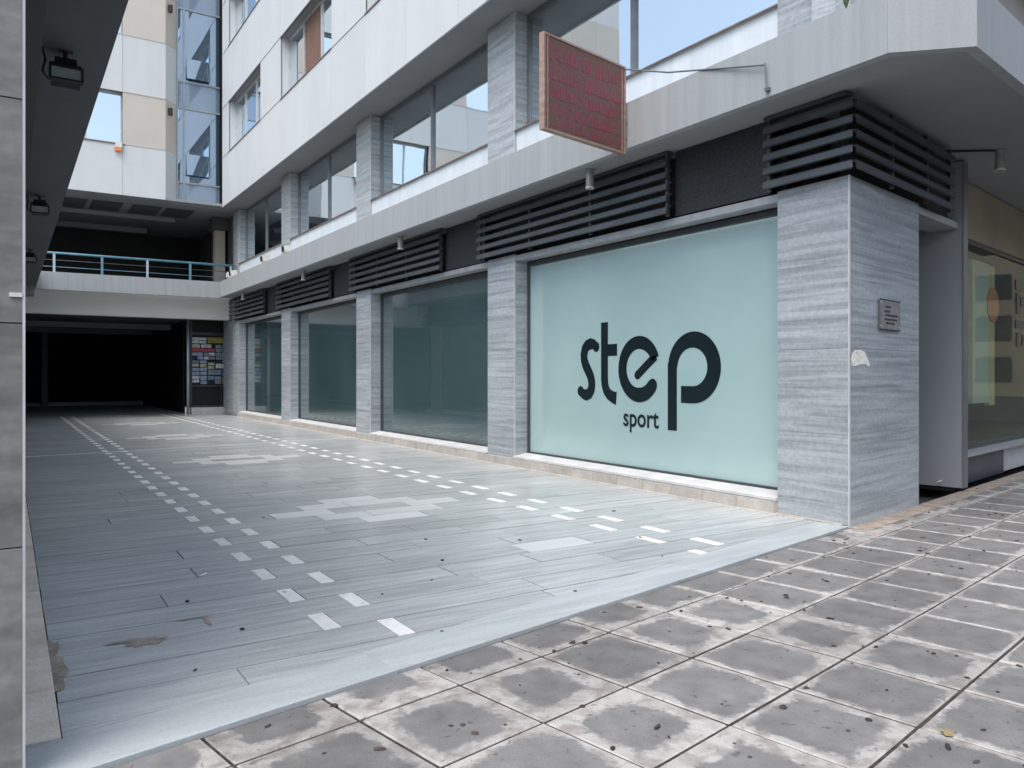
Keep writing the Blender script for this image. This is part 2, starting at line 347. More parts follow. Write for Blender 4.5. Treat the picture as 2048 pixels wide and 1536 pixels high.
# ------------------------------------------------------------ ground
g = part('ground', B(-60, 70, -60, 80, -.6, -.16), 'asphalt', kind='structure'); 
court = part('courtyard_floor', MB().prism([(.0,3.30),(7.3,4.74),(7.3,53),(-1.6,53),(-1.6,31),(.0,31)], -.16, -.024), 'dirt', kind='structure')
sw = MB()
sw.prism([sp(-12,.0)[:2], sp(-12,-5.1)[:2], sp(22,-5.1)[:2], sp(22,.0)[:2]], -.16, -.0265)
walk = part('sidewalk', sw, 'dirt', kind='structure')
km = MB(); SB(km, -12, 22, -5.26, -5.105, -.16, -.012); part('kerb', km, 'kerb', kind='structure')
W0 = .34                           # border strip width
NX, NY = -EY, EX                   # inward normal of the street line
L0 = NX*CX + NY*CY                 # n.p = L0 on the outer edge of the border
s = -7.35
ends = [-7.6, -5.45, -2.6, -.02]
for i in range(len(ends)-1):
    mb = MB(); 
    poly = [sp(ends[i]+.0015,.0)[:2], sp(ends[i+1]-.0015,.0)[:2], sp(ends[i+1]-.0015,W0)[:2], sp(ends[i]+.0015,W0)[:2]]
    poly = clip(poly, 1, 0, 0.0); 
    if poly is None: continue
    poly = clip(poly, -1, 0, -7.0)
    part('border_slab', mb.prism(poly, -.03, .003, .004), 'border', court)
ROW, Y0 = .335, 4.12
PX0, PX1 = .19, 6.955
def row_specials(k):
    sp_ = []
    if k % 2: sp_ += [(1.565,1.675,'inlay'),(4.87,4.98,'inlay')]
    else: sp_ += [(1.89,2.0,'inlay'),(5.24,5.35,'inlay')]
    yc = Y0+ROW*(k+.5)
    for kc in (12, 30, 48, 66, 84):
        dk = k-kc
        if abs(dk) == 2: sp_.append((3.1,3.8,'plank_light'))
        elif abs(dk) == 1: sp_ += [(2.75,3.3,'plank_light'),(3.3,4.15,'plank_light')]
        elif dk == 0: sp_ += [(2.35,3.0,'plank_light'),(3.9,4.55,'plank_light')]
    if k == 4: sp_.append((3.72,4.42,'plank_light'))
    return sorted(sp_)
rg = random.Random(2); row_gap = {k: rg.choice((.003,.004,.0055,.0075)) for k in range(-3,150)}
singles = 0; far = MB(); far_l = MB(); inl = 0; far_i = MB(); tile_me = None
def emit(x0, x1, k, m):
    global singles, inl
    y0, y1 = Y0+ROW*k, Y0+ROW*(k+1)
    g_ = random.choice((.002,.004,.0055)) if m != 'inlay' else .002
    gy = row_gap[k]
    poly = [(x0+g_,y0+gy),(x1-g_,y0+gy),(x1-g_,y1-gy),(x0+g_,y1-gy)]
    if y0 < 5.6:
        poly = clip(poly, NX, NY, L0+W0+.004)
        if poly is None or area(poly) < .003: return
    z = random.uniform(-.0012, .0012)
    if m == 'inlay' :
        if inl < 150 and y0 < 26: inl += 1; part('inlay_tile', MB().prism(poly, -.03, .0015+z, .002), m, court)
        else: far_i.prism(poly, -.01, .001)
    elif y0 < 20.5: singles += 1; part('marble_plank', MB().prism(poly, -.03, z), m, court)
    else: (far if m == 'plank' else far_l).prism(poly, -.01, z)
for k in range(-2, 146):
    x = PX0; segs = []; sp_ = row_specials(k) if 0 <= k < 84 else []
    for (a, b, m) in sp_:
        if a > x+.001: segs.append((x, a, 'plank'))
        segs.append((a, b, m)); x = b
    segs.append((x, PX1, 'plank'))
    for (a, b, m) in segs:
        if m != 'plank': emit(a, b, k, m); continue
        L = b-a; nn = max(1, round(L/random.uniform(.95,1.35))); cuts = [a]+[a+L*(j+random.uniform(-.22,.22))/nn for j in range(1,nn)]+[b]
        for c0, c1 in zip(cuts, cuts[1:]): emit(c0, c1, k, 'plank')
part('marble_planks', far, 'plank', court, kind='stuff'); part('pale_planks', far_l, 'plank_light', court, kind='stuff')
if far_i.v: part('inlay_tiles', far_i, 'inlay', court, kind='stuff')
# thin pale strip crossing the court
part('pale_strip', MB().prism([(.19,16.75),(6.95,17.72),(6.95,17.80),(.19,16.83)], -.005, .0045), 'plank_light', court)
# beige edge strips along both sides
edges = [3.7, 4.28, 4.62, 4.80, 5.42, 6.3, 7.1, 8.0, 8.9, 9.9, 11, 12.2, 13.5, 15, 17, 19, 22, 25, 29]
for a, b in zip(edges, edges[1:]):
    poly = clip([(-.27,a+.003),(.186,a+.003),(.186,b-.003),(-.27,b-.003)], NX, NY, L0+W0*.9)
    if poly: part('edge_stone', MB().prism(poly, -.02, .012+random.uniform(-.003,.003), .004), 'beige_warm', court)
rp = random.Random(4)
def patch(x, y, rx, ry, n=22):
    poly = []
    for q in range(n):
        a = 2*pi*q/n; k = rp.uniform(.55,1.15); poly.append((max(.187, x+rx*k*cos(a)), y+ry*k*sin(a)))
    mb = MB(); mb.v = [Vector((x, y, .0045))]+[Vector((p[0], p[1], .0032)) for p in poly]; mb.f = [[0, 1+q, 1+(q+1)%n] for q in range(n)]
    part('mortar_patch', mb, 'mortar', court)
patch(.20,4.62,.075,.34); patch(.19,4.95,.05,.2); patch(.66,4.80,.13,.085,30); patch(.56,4.86,.11,.03); patch(1.02,5.0,.02,.12); patch(.95,5.1,.12,.012)

# sidewalk slabs
T = .572; TH = R(10.6); tx, ty = (cos(TH), sin(TH)), (-sin(TH), cos(TH)); OX, OY = 1.408, 2.69
def gp(i, j): return (OX+T*(i*tx[0]+j*ty[0]), OY+T*(i*tx[1]+j*ty[1]))
def slab_uv(i, j):
    ox, oy = gp(i, j)
    return lambda v: (((v.x-ox)*tx[0]+(v.y-oy)*tx[1])/T, ((v.x-ox)*ty[0]+(v.y-oy)*ty[1])/T)
slab_me = None; farslabs = MB(); nsl = 0; far_uv = {}
for j in range(-6, 3):
    for i in range(-8, 27):
        g0 = .0078
        q = [gp(i+g0/T, j+g0/T), gp(i+1-g0/T, j+g0/T), gp(i+1-g0/T, j+1-g0/T), gp(i+g0/T, j+1-g0/T)]
        full = all(NX*p[0]+NY*p[1] < L0-.008 for p in q)
        poly = q if full else clip(q, -NX, -NY, -(L0-.008))
        if poly is None or area(poly) < .01: continue
        c = gp(i+.5, j+.5); z = random.uniform(-.022,-.016)
        wr = .036 + .075*math.exp(-((c[0]-1.9)/1.7)**2) + random.uniform(-.045,.05) + (random.uniform(.05,.12) if random.random() < .08 and c[0] < 5 else 0) - (.03 if c[0] > 4.3 and j < 1 else 0) - (.01 if j < -1 else 0)
        if j >= 1: wr += .02
        if j >= 1 and 6.2 < c[0] < 9.5: wr += .12
        if c[0] > 9: wr -= .01
        col = (max(.03, wr), .5+random.uniform(-.15,.13), random.random(), 1)
        vis = c[0] > -2.5 and nsl < 290 and not (c[0] < 1 and j < -1)
        if vis:
            nsl += 1
            if full:
                if slab_me is None:
                    o = part('paving_slab', MB().prism(poly, -.06, z, .006), 'slab', walk, uvf=slab_uv(i, j), color=col); slab_me = o.data; o0 = (Vector(WL[o.name]), c)
                else:
                    o = bpy.data.objects.new('paving_slab', slab_me); dl = Vector((c[0]-o0[1][0], c[1]-o0[1][1], random.uniform(-.002,.003)))
                    place(o, walk, o0[0]+dl); o.color = col
                    o.rotation_euler = (random.uniform(-.004,.004), random.uniform(-.004,.004), 0)
            else: part('paving_slab', MB().prism(poly, -.06, z, .005), 'slab', walk, uvf=slab_uv(i, j), color=col)
        else: farslabs.prism(poly, -.06, z)
if farslabs.v:
    ox, oy = gp(0, 0)
    part('paving_slabs', farslabs, 'slab', walk, kind='stuff', color=(.12,.5,.5,1),
         uvf=lambda v: ((((v.x-ox)*tx[0]+(v.y-oy)*tx[1])/T) % 1, (((v.x-ox)*ty[0]+(v.y-oy)*ty[1])/T) % 1))
# brown mortar joint at the foot of the street front
mm = MB(); SB(mm, .0, 14, -.20, .02, -.05, -.0145); part('mortar_joint', mm, 'mortar', walk)

# ------------------------------------------------------------ main office building
ob = thing('office_building', (7.02, 4.69, 0), 'pale office block with grey marble pillars, canopy and white cladding on the right and rear', 'building')
P0, PW, PP = 4.69, .86, 6.09      # pillar start, width, pitch
XF = 7.02
def stone_panel(mb, parent, m='marble'): return part('stone_panel', mb, m, parent)
levels_low = [0, .9, 1.77, 2.64, 3.49]
levels_up = [4.85, 5.75, 6.62, 7.49]
def pier(y0, y1, lv, deep=.45, lit=True):
    core = part('pillar', B(XF+.03, XF+deep, y0+.03, y1-.03, lv[0], lv[-1]), 'marble', ob)
    for a, b in zip(lv, lv[1:]):
        stone_panel(B(XF, XF+.028, y0, y1, a+.001, b-.0015), core)                        # court face
        stone_panel(B(XF+.03, XF+deep-.02, y0, y0+.028, a+.001, b-.0015), core)                # faces the street
        stone_panel(B(XF+.03, XF+deep-.02, y1-.028, y1, a+.001, b-.0015), core)
    part('corner_trim', B(XF-.003, XF+.014, y0-.004, y0+.010, lv[0], lv[-1]), 'trim', core)
for k in range(1, 5):
    y = P0+PP*k; pier(y, y+PW, levels_low)
for k in range(0, 5):
    y = P0+PP*k; pier(y, y+PW, levels_up)
# corner pillar on the ground floor, wrapping to the street
core = part('pillar', MB().prism([(XF+.03,CY+.04),(XF+.03,CY+PW-.03),(XF+.5,CY+PW-.03),sp(1.89,.5)[:2],sp(1.89,.03)[:2],sp(.06,.03)[:2]], 0, 3.49), 'marble', ob)
for a, b in zip(levels_low, levels_low[1:]):
    stone_panel(B(XF, XF+.028, CY+.012, CY+PW, a+.001, b-.0015), core)
    m2 = MB(); SB(m2, .014, 1.92, 0, .028, a+.001-(.03 if a == 0 else 0), b-.0015); stone_panel(m2, core)
part('corner_trim', MB().prism([(XF-.004,CY-.006),(XF-.004,CY+.012),(XF+.014,CY+.014),sp(.022,-.004)[:2]], -.02, 3.49), 'trim', core)

# ground floor shop bays
def bay_y(k): return P0+PP*k+PW, P0+PP*(k+1)
GX = 7.30
for k in range(4):
    y0, y1 = bay_y(k); film = 'film' if k == 0 else 'film_dark'
    sw_ = part('shop_window', (lambda m: (m.box(GX-.035, GX+.03, y0, y1, .18, .232), m.box(GX-.035, GX+.03, y0, y1, 3.30, 3.37),
        m.box(GX-.03, GX+.03, y0, y0+.05, .232, 3.30), m.box(GX-.03, GX+.03, y1-.05, y1, .232, 3.30), m)[-1])(MB()), 'frame_dark', ob)
    part('pane', B(GX, GX+.012, y0+.05, y1-.05, .232, 3.30), film, sw_)
    part('sill', MB().hexa([(6.985,y0,.135),(GX-.04,y0,.16),(GX-.04,y1,.16),(6.985,y1,.135),(6.985,y0,.165),(GX-.04,y0,.205),(GX-.04,y1,.205),(6.985,y1,.165)]), 'coping', sw_)
    part('lintel', B(7.035, GX-.04, y0, y1, 3.385, 3.47), 'lintel', sw_)
    yy = y0 if k == 0 else y0-PW
    while yy < y1-.02:
        e = min(yy+.52, y1)
        part('plinth_stone', B(6.96, 7.018, yy+.003, e-.003, 0, .128), 'beige', sw_); yy = e
    part('plinth_backing', B(7.0185, GX+.02, y0, y1, -.01, .134), 'mortar', sw_)
part('plinth_stone', MB().prism([(6.957,4.74),(7.018,4.76),(7.018,5.545),(6.957,5.545)], -.02, .012), 'beige', ob)
part('edge_strip', B(6.905, 6.957, 5.15, 30, -.02, .006), 'beige', ob)
# solid shell behind windows
part('wall', B(7.33, 7.6, CY+PW+.05, 31.7, -.01, 3.37), 'void', ob)
part('wall', B(7.42, 7.6, 5.3, 31.7, 3.375, 7.49), 'dark', ob)

# vinyl lettering on the near pane, in (y, z) on the pane; y runs away from the street
def stroke(pts, w, nseg=6):
    """closed outline quads along a thick polyline, returns list of quads (y,z)"""
    qs = []; n = len(pts)
    if isinstance(w, (list,tuple)) and len(w) != n:
        w = [w[min(len(w)-1, int(i*(len(w)-1)/(n-1)))]*(1-(i*(len(w)-1)/(n-1))%1) + w[min(len(w)-1, int(i*(len(w)-1)/(n-1))+1)]*((i*(len(w)-1)/(n-1))%1) for i in range(n)]
    L, Rr = [], []
    for i, p in enumerate(pts):
        a = Vector(pts[max(i-1,0)]); b = Vector(pts[min(i+1,n-1)]); d = (b-a).normalized(); nn = Vector((-d.y, d.x))
        ww = w[i] if isinstance(w, (list,tuple)) else w
        L.append(Vector(p)+nn*ww/2); Rr.append(Vector(p)-nn*ww/2)
    for i in range(n-1): qs.append([L[i], L[i+1], Rr[i+1], Rr[i]])
    return qs
def arc(cy, cz, ry, rz, a0, a1, n=28): return [(cy-ry*cos(R(a0+(a1-a0)*i/n)), cz+rz*sin(R(a0+(a1-a0)*i/n))) for i in range(n+1)]
def disc(c, r, n=14): return [Vector((c[0]+r*cos(2*pi*i/n), c[1]+r*sin(2*pi*i/n))) for i in range(n)]
def letter(quads, parent, name='letter'):
    mb = MB(); i = 0
    for q in quads:
        x = GX-.004-.00006*i; i += 1
        b = len(mb.v); mb.v += [Vector((x, p.x, p.y)) for p in q]; mb.f.append(list(range(b, b+len(q))))
    return part(name, mb, 'black_vinyl', parent)
win0 = [o for o in bpy.data.objects if o.name == 'shop_window'][0]
pane0 = win0
lett = part('shop_lettering', B(GX-.0035, GX-.003, 7.40, 7.41, .9, .91), 'black_vinyl', win0)
# mirrored axis: u to the reader's right = -y
# s
smid = [(9.00,1.915),(9.055,1.955),(9.13,1.965),(9.21,1.945),(9.265,1.89),(9.29,1.81),(9.285,1.73),(9.25,1.65),(9.20,1.58),(9.15,1.51),(9.115,1.44),(9.10,1.36),(9.115,1.285),(9.16,1.225),(9.235,1.20),(9.31,1.215),(9.37,1.255)]
letter(stroke(smid, [.12,.15,.17,.17,.17,.165,.165,.165,.165,.165,.165,.165,.165,.17,.17,.15,.13])+[disc(smid[0],.075), disc(smid[-1],.078)], lett)
# t
letter(stroke([(8.81,2.265),(8.81,1.45),(8.80,1.36),(8.765,1.275),(8.70,1.215),(8.60,1.175),(8.545,1.17)], [.155,.155,.155,.155,.16,.17,.19])+[[Vector((8.80,1.945)),Vector((8.53,1.945)),Vector((8.53,1.775)),Vector((8.80,1.775))]], lett)
# e : broken oval with a diagonal bar
ey, ez = 8.07, 1.587
letter(stroke(arc(ey, ez, .343, .362, 22, 322, 44), [.155,.18,.18,.17,.18,.20,.185])+[disc((ey-.27,ez-.222),.087)], lett)
# p
letter(stroke([(7.43,.775),(7.43,1.66)], .165)+stroke([(7.43,1.60)]+arc(7.065, 1.60, .355, .35, 172, -90, 44)+[(7.27,1.252)], [.165,.185,.205,.215,.22,.22,.215]), lett)
# bar of the e
letter(stroke([(7.745,1.755),(8.10,1.50)], .12)+[disc((8.10,1.50),.062)], lett)
def text_obj(body, size, loc, rot, m, name, parent, xs=1, ext=.001, org='LEFT', bold=0):
    cu = bpy.data.curves.new(name, 'FONT'); cu.body = body; cu.size = size; cu.extrude = ext; cu.align_x = org; cu.offset = bold
    t = bpy.data.objects.new('tmp', cu); C.objects.link(t); bpy.context.view_layer.update()
    me = bpy.data.meshes.new_from_object(t.evaluated_get(bpy.context.evaluated_depsgraph_get())); bpy.data.objects.remove(t)
    me.materials.clear(); me.materials.append(M[m]); me.name = name
    o = bpy.data.objects.new(name, me); place(o, parent, loc); o.rotation_euler = rot; o.scale = (xs,1,1); return o
text_obj('sport', .36, (GX-.006, 8.40, .79), (R(90),0,R(-90)), 'black_vinyl', 'letter', lett, .92, bold=.004)

# louvre band above the shop windows
LX0 = 6.88
part('louvre_recess', B(7.22, 7.3, P0+.9, 30.3, 3.47, 4.28), 'dark', ob)
mrec = MB(); SB(mrec, .25, 3.3, .12, .2, 3.49, 4.28); part('louvre_recess', mrec, 'dark', ob)
NS = 5
def slat_y(y0, y1, i, start=None):
    z = 3.56+i*.148
    v = [(LX0,z-.038),(LX0+.012,z+.03),(LX0+.09,z+.068),(LX0+.105,z+.055),(LX0+.04,z+.01),(LX0+.03,z-.046)]
    mb = MB(); n = len(v)
    ys = (y0, y1)
    for e, y in enumerate(ys):
        for (x, zz) in v:
            yy = y
            if e == 0 and start == 'corner':      # mitre to the street front
                p = sp(0, 0); yy = CY + (x-XF)*math.tan((A-pi/2+pi/2)/2+R(0)) if False else CY-.13+(x-LX0)*1.05
            mb.v.append(Vector((x, yy, zz)))
    for k in range(n): q = (k+1) % n; mb.f.append([k, n+k, n+q, q])
    mb.f.append(list(range(n))); mb.f.append([n+k for k in range(n)][::-1]); return mb
runs = [(4.6, 5.64, 'corner')]
for k in range(4):
    a = 7.12+PP*k; b = a+4.68; runs.append((a, min(b,30.0), None))
for (a, b, st) in runs:
    for i in range(NS):
        part('louvre_slat', slat_y(a, b, i, st), 'slat', ob)
    nsup = max(2, int((b-a)/1.4)+1)
    for q in range(nsup):
        y = a+.04+(b-a-.08)*q/(nsup-1)
        if st and q == 0: continue
        part('louvre_post', B(LX0+.05, LX0+.09, y-.018, y+.018, 3.49, 4.27), 'slat', ob)
    part('louvre_rail', B(LX0+.02, LX0+.14, a if not st else 4.65, b, 4.255, 4.29), 'slat', ob)
for k in range(4):
    a = 5.66+PP*k; part('mesh_panel', B(7.03, 7.06, a, a+1.44, 3.49, 4.29), 'louvre_back', ob)
for i in range(NS):
    z = 3.56+i*.148; v = [(-.14,z-.038),(-.128,z+.03),(-.05,z+.068),(-.035,z+.055),(-.10,z+.01),(-.11,z-.046)]
    mb = MB(); n = 6
    for e, s_ in enumerate((0, 2.78)):
        for (d, zz) in v:
            s2 = s_ if e else (-.14-(d+.14)*-1.05)
            mb.v.append(Vector(sp(s2, d, zz)))
    for k in range(n): q = (k+1) % n; mb.f.append([k, q, n+q, n+k])
    mb.f.append(list(range(n))[::-1]); mb.f.append([n+k for k in range(n)])
    part('louvre_slat', mb, 'slat', ob)
for s_ in (.9, 1.95, 2.74):
    mb = MB(); SB(mb, s_-.02, s_+.02, -.09, -.05, 3.49, 4.27); part('louvre_post', mb, 'slat', ob)
mb = MB(); SB(mb, 1.93, 3.44, .03, .4, 3.40, 3.48); part('entrance_lintel', mb, 'lintel', ob)
# downpipe casing (fin), recess behind
mb = MB(); SB(mb, 3.45, 3.60, -.02, .95, .03, 4.28); fin = part('metal_fin', mb, 'fin', ob)
mb = MB(); SB(mb, 3.435, 3.615, -.032, -.0205, .03, 4.28); part('edge_trim', mb, 'frame', fin)
mb = MB(); SB(mb, 3.50, 3.56, .1, .8, -.03, .03); part('foot', mb, 'dark', fin)
part('cable', MB().tube([sp(3.44,.25,.10), sp(3.40,.22,.115), sp(3.36,.24,.10), sp(3.35,.26,.09)], .008), 'lampwhite', fin)
mb = MB(); SB(mb, 1.9, 3.5, .95, 1.05, -.02, 4.28); part('entrance_wall', mb, 'frame_dark', ob)
# street shop beyond the fin
mb = MB(); SB(mb, 3.62, 16, 3.6, 3.7, -.02, 4.28); SB(mb, 13.0, 13.1, .4, 3.6, -.02, 4.28); SB(mb, 3.61, 3.66, .3, 3.6, -.02, 4.28); SB(mb, 3.62, 16, .4, 3.6, 3.9, 3.95); SB(mb, 3.62, 16, .4, 3.6, .36, .4); shop = part('shop_interior', mb, 'shop_lightened', ob)
mb = MB(); SB(mb, 3.62, 16, .33, .40, 3.42, 3.48); SB(mb, 3.62, 16, .33, .4, .40, .45); SB(mb, 8.6, 8.66, .33, .4, .45, 3.42)
sw2 = part('shop_window', mb, 'frame_dark', ob)
mb = MB(); SB(mb, 3.62, 16, .36, .368, .45, 3.42); part('pane', mb, 'shopglass', sw2)
mb = MB(); SB(mb, 3.62, 16, .30, .40, 3.48, 4.28); part('header_panel', mb, 'shop_lightened', sw2)
mb = MB(); SB(mb, 3.62, 6.2, .20, .33, -.02, .36); part('plinth_casing', mb, 'shopgrey', sw2)
mb = MB(); SB(mb, 6.2, 12, .24, .33, -.02, .34); part('stone_plinth', mb, 'trim', sw2)
mb = MB(); SB(mb, 3.62, 16, .14, .329, .362, .41); part('sill', mb, 'lintel', sw2)
mb = MB(); SB(mb, 5.9, 6.75, .55, .62, 1.05, 3.32); part('display_board', mb, 'creamboard', ob)
mb = MB(); SB(mb, 6.76, 7.08, .55, .62, 1.0, 3.30); part('display_board', mb, 'yellowboard', ob)
mb = MB(); pts = [sp(6.95+.33*cos(2*pi*i/24), .545, 2.66+.29*sin(2*pi*i/24)) for i in range(24)]
pt2 = [sp(6.95+.33*cos(2*pi*i/24), .535, 2.66+.29*sin(2*pi*i/24)) for i in range(24)]
mb.v = [Vector(p) for p in pts+pt2]; mb.f = [list(range(24))]+[list(range(24,48))[::-1]]+[[i,(i+1)%24,24+(i+1)%24,24+i] for i in range(24)]
part('orange_disc', mb, 'orange', ob)
for (a, b, z0, z1) in ((7.55,7.95,2.95,3.12),(7.6,7.78,2.55,2.9),(7.85,8.3,2.7,2.84),(7.55,8.1,2.3,2.44),(7.6,7.75,1.98,2.22),(7.95,8.4,2.02,2.2)):
    mb = MB(); SB(mb, a, b, .352, .357, z0, z1); part('window_sticker', mb, 'black_vinyl', sw2)
for (s_, z, r_) in ((7.15,1.98,.07),(7.3,1.78,.09),(7.62,1.55,.1),(7.9,1.72,.08)):
    mb = MB(); SB(mb, s_-r_, s_+r_, 1.0, 1.2, z-r_*.7, z+r_*.7); part('display_item', mb, 'lampwhite', ob)

# canopy ring over the ground floor: court side, chamfered corner, street side
ps = (8.40, 3.66); far_s = (20.0, 3.66+11.6*math.tan(R(9.5)))
can = [(6.404,29.3),(6.404,3.914),(6.913,3.426),(8.40,3.666),(far_s[0],far_s[1]+.006),(20.0,far_s[1]+6),(9.5,9.0),(7.6,9.0),(7.6,29.3)]
soff = part('canopy', MB().prism(can, 4.30, 4.40), 'soffit', ob)
outer = [(6.40,29.3),(6.40,3.91),(6.91,3.42),ps,far_s]
def strip(path, t, z0, z1, cuts, name, m, parent, uv=None):
    """wall following path, inner side offset t to the left, in pieces"""
    for i in range(len(path)-1):
        a, b = Vector(path[i]), Vector(path[i+1]); d = (b-a); L = d.length; d.normalize(); nn = Vector((-d.y, d.x))
        k = max(1, round(L/cuts))
        for q in range(k):
            p0 = a+d*(L*q/k+.0015); p1 = a+d*(L*(q+1)/k-.0015)
            tt = [(p0.x,p0.y),(p1.x,p1.y),((p1+nn*t).x,(p1+nn*t).y),((p0+nn*t).x,(p0+nn*t).y)]
            part(name, MB().prism(tt, z0+.0025*(i%2), z1-.0025*(i%2)), m, parent)
# path runs street-ward so inner side is on the left
strip(outer, .10, 4.288, 4.85, 4.3, 'fascia_panel', 'fascia', soff)
part('canopy_roof', MB().prism([(6.505,29.3),(6.505,3.98),(6.95,3.56),(8.40,3.80),(19.9,far_s[1]+.14),(19.9,far_s[1]+5.5),(9.4,8.9),(7.6,8.9),(7.6,29.3)], 4.74, 4.80), 'roof', soff)

# first floor: band, windows
for k in range(4):
    y0, y1 = bay_y(k)
    ym = (y0+y1)/2
    for a, b in ((y0, ym), (ym, y1)): part('spandrel_panel', B(XF+.03, XF+.07, a+.004, b-.004, 4.80, 5.50), 'band', ob)
    wn = MB(); wn.box(GX-.03,GX+.03,y0,y1,5.53,5.59); wn.box(GX-.03,GX+.03,y0,y1,7.40,7.49)
    wn.box(GX-.03,GX+.03,y0,y0+.06,5.59,7.40); wn.box(GX-.03,GX+.03,y1-.06,y1,5.59,7.40); wn.box(GX-.04,GX+.03,ym-.04,ym+.04,5.59,7.40)
    wo = part('window', wn, 'frame', ob)
    part('pane', B(GX,GX+.01,y0+.06,ym-.04,5.59,7.40), 'glass', wo); part('pane', B(GX,GX+.01,ym+.04,y1-.06,5.59,7.40), 'glass', wo)
    part('sill', B(XF+.005, GX-.03, y0, y1, 5.502, 5.535), 'frame_light', wo)
    part('sill_shade_line', B(XF-.012, XF+.004, y0, y1, 5.508, 5.53), 'rust', wo)  # brown strip stands in for the shaded underside of the sill
# street side upper floor above the canopy
mb = MB(); SB(mb, .03, 13, .02, .4, 4.80, 7.49); part('wall', mb, 'marble', ob)
mb = MB(); SB(mb, 1.2, 13, -.02, .02, 4.85, 7.49); part('wall', mb, 'opp', ob)

# white upper floors
WX = 6.41
TOP = 20.2
# bulk
part('wall', MB().prism([(WX+.35,4.0),(WX+.35,29.2),(16,29.2),(16,6.0)], 7.62, TOP), 'dark', ob)
part('overhang_soffit', MB().prism([(WX+.032,28.9),(WX+.032,3.95),(18,6.2),(18,9),(7.6,9),(7.6,28.9)], 7.50, 7.60), 'soffit', ob)
part('soffit_edge', B(WX-.006, WX+.03, 3.9, 28.9, 7.455, 7.50), 'clad', ob)
ye = [28.88, 27.95, 25.93, 23.9, 21.85, 19.8, 17.75, 15.7, 13.65, 11.6, 9.55, 7.5, 5.45, 3.92]
wins = [(23.9,27.95),(17.75,21.85),(11.6,15.7),(5.45,9.55)]
bands = [(7.50,9.21,0),(9.21,10.95,1),(10.95,12.87,0),(12.87,14.6,1),(14.6,16.5,0),(16.5,18.2,1),(18.2,TOP,0)]
for a, b in zip(ye[1:], ye):
    for (z0, z1, wf) in bands:
        if wf and any(a >= w0-.01 and b <= w1+.01 for w0, w1 in wins): continue
        part('cladding_panel', B(WX, WX+.03, a+.004, b-.004, z0+.004, z1-.004), 'clad', ob)
part('panel_backing', B(WX+.031, WX+.05, 3.95, 28.9, 7.61, 9.21), 'frame', ob)
for (z0, z1, wf) in bands[1:]:
    if not wf: part('panel_backing', B(WX+.031, WX+.05, 3.95, 28.9, z0, z1), 'frame', ob)
    else:
        prev = 28.9
        for (w0, w1) in wins: part('panel_backing', B(WX+.031, WX+.05, w1, prev, z0, z1), 'frame', ob); prev = w0
        part('panel_backing', B(WX+.031, WX+.05, 3.95, prev, z0, z1), 'frame', ob)
for wi, (z0, z1) in enumerate(((9.21,10.95),(12.87,14.6),(16.5,18.2))):
    for (w0, w1) in wins:
        gx = WX+.26; wn = MB(); th = (w1-w0)/3
        wn.box(gx-.03,gx+.03,w0,w1,z0,z0+.06); wn.box(gx-.03,gx+.03,w0,w1,z1-.06,z1)
        for q in range(4):
            y = w0+th*q; wn.box(gx-.035,gx+.03,max(w0,y-.03),min(w1,y+.03),z0+.06,z1-.06)
        wo = part('window', wn, 'frame_light', ob)
        for q in range(3):
            mt = 'glass'
            if wi == 0 and w0 == 17.75 and q == 1: mt = 'curtain'
            part('pane' if mt == 'glass' else 'curtain', B(gx,gx+.01,w0+th*q+.03,w0+th*(q+1)-.03,z0+.06,z1-.06), mt, wo)
        part('reveal', B(WX+.031, gx+.03, w1, w1+.03, z0, z1), 'clad', wo); part('reveal', B(WX+.031, gx+.03, w0-.03, w0, z0, z1), 'clad', wo)
        part('head', B(WX+.031, gx+.03, w0-.03, w1+.03, z1, z1+.04), 'soffit', wo)
        part('sill', B(WX-.02, gx-.03, w0, w1, z0-.03, z0-.002), 'rust', wo)

RY = 28.9
for z in (9.205, 10.95, 12.865, 14.6): part('flashing', B(WX-.012, WX-.001, 3.92, 28.88, z-.012, z+.010), 'tan' if z in (9.205, 12.865) else 'frame_light', ob)
for z in (9.205, 10.95, 12.865, 14.6): part('flashing', B(-10.2, 4.54, RY-.013, RY-.001, z-.012, z+.012), 'tan', ob)
# rear wing across the court
xs = [-10.3,-8.9,-7.3,-5.3,-3.3,-1.8,-.8+.8,1.6,3.22,4.55]
rw = [(0.0,3.22),(-5.3,-1.8)]
part('wall', B(-10.3, 4.5, RY+.35, 37, 7.62, TOP), 'dark', ob)
for a, b in zip(xs, xs[1:]):
    for (z0, z1, wf) in bands:
        if wf and any(a >= w0-.01 and b <= w1+.01 for w0, w1 in rw): continue
        part('cladding_panel', B(a+.004, b-.004, RY, RY+.03, z0+.004, z1-.004), 'tan' if wf else 'clad', ob)
for (z0, z1, wf) in bands:
    prev = 4.5
    if wf:
        for (w0, w1) in rw: part('panel_backing', B(w1, prev, RY+.031, RY+.05, z0, z1), 'frame', ob); prev = w0
    part('panel_backing', B(-10.3, prev, RY+.031, RY+.05, z0 if z0 > 8 else 7.61, z1), 'frame', ob)
for (z0, z1) in ((9.21,10.95),(12.87,14.6),(16.5,18.2)):
    for (w0, w1) in rw:
        gy = RY+.22; wn = MB(); th = (w1-w0)/3
        wn.box(w0,w1,gy-.03,gy+.03,z0,z0+.06); wn.box(w0,w1,gy-.03,gy+.03,z1-.06,z1)
        for q in range(4): x = w0+th*q; wn.box(max(w0,x-.03),min(w1,x+.03),gy-.035,gy+.03,z0+.06,z1-.06)
        wo = part('window', wn, 'frame_light', ob)
        for q in range(3): part('pane', B(w0+th*q+.03,w0+th*(q+1)-.03,gy,gy+.01,z0+.06,z1-.06), 'glass', wo)
        part('head', B(w0,w1,RY+.031,gy+.03,z1,z1+.04), 'soffit', wo); part('reveal', B(w1,w1+.03,RY+.031,gy+.03,z0,z1), 'frame', wo)
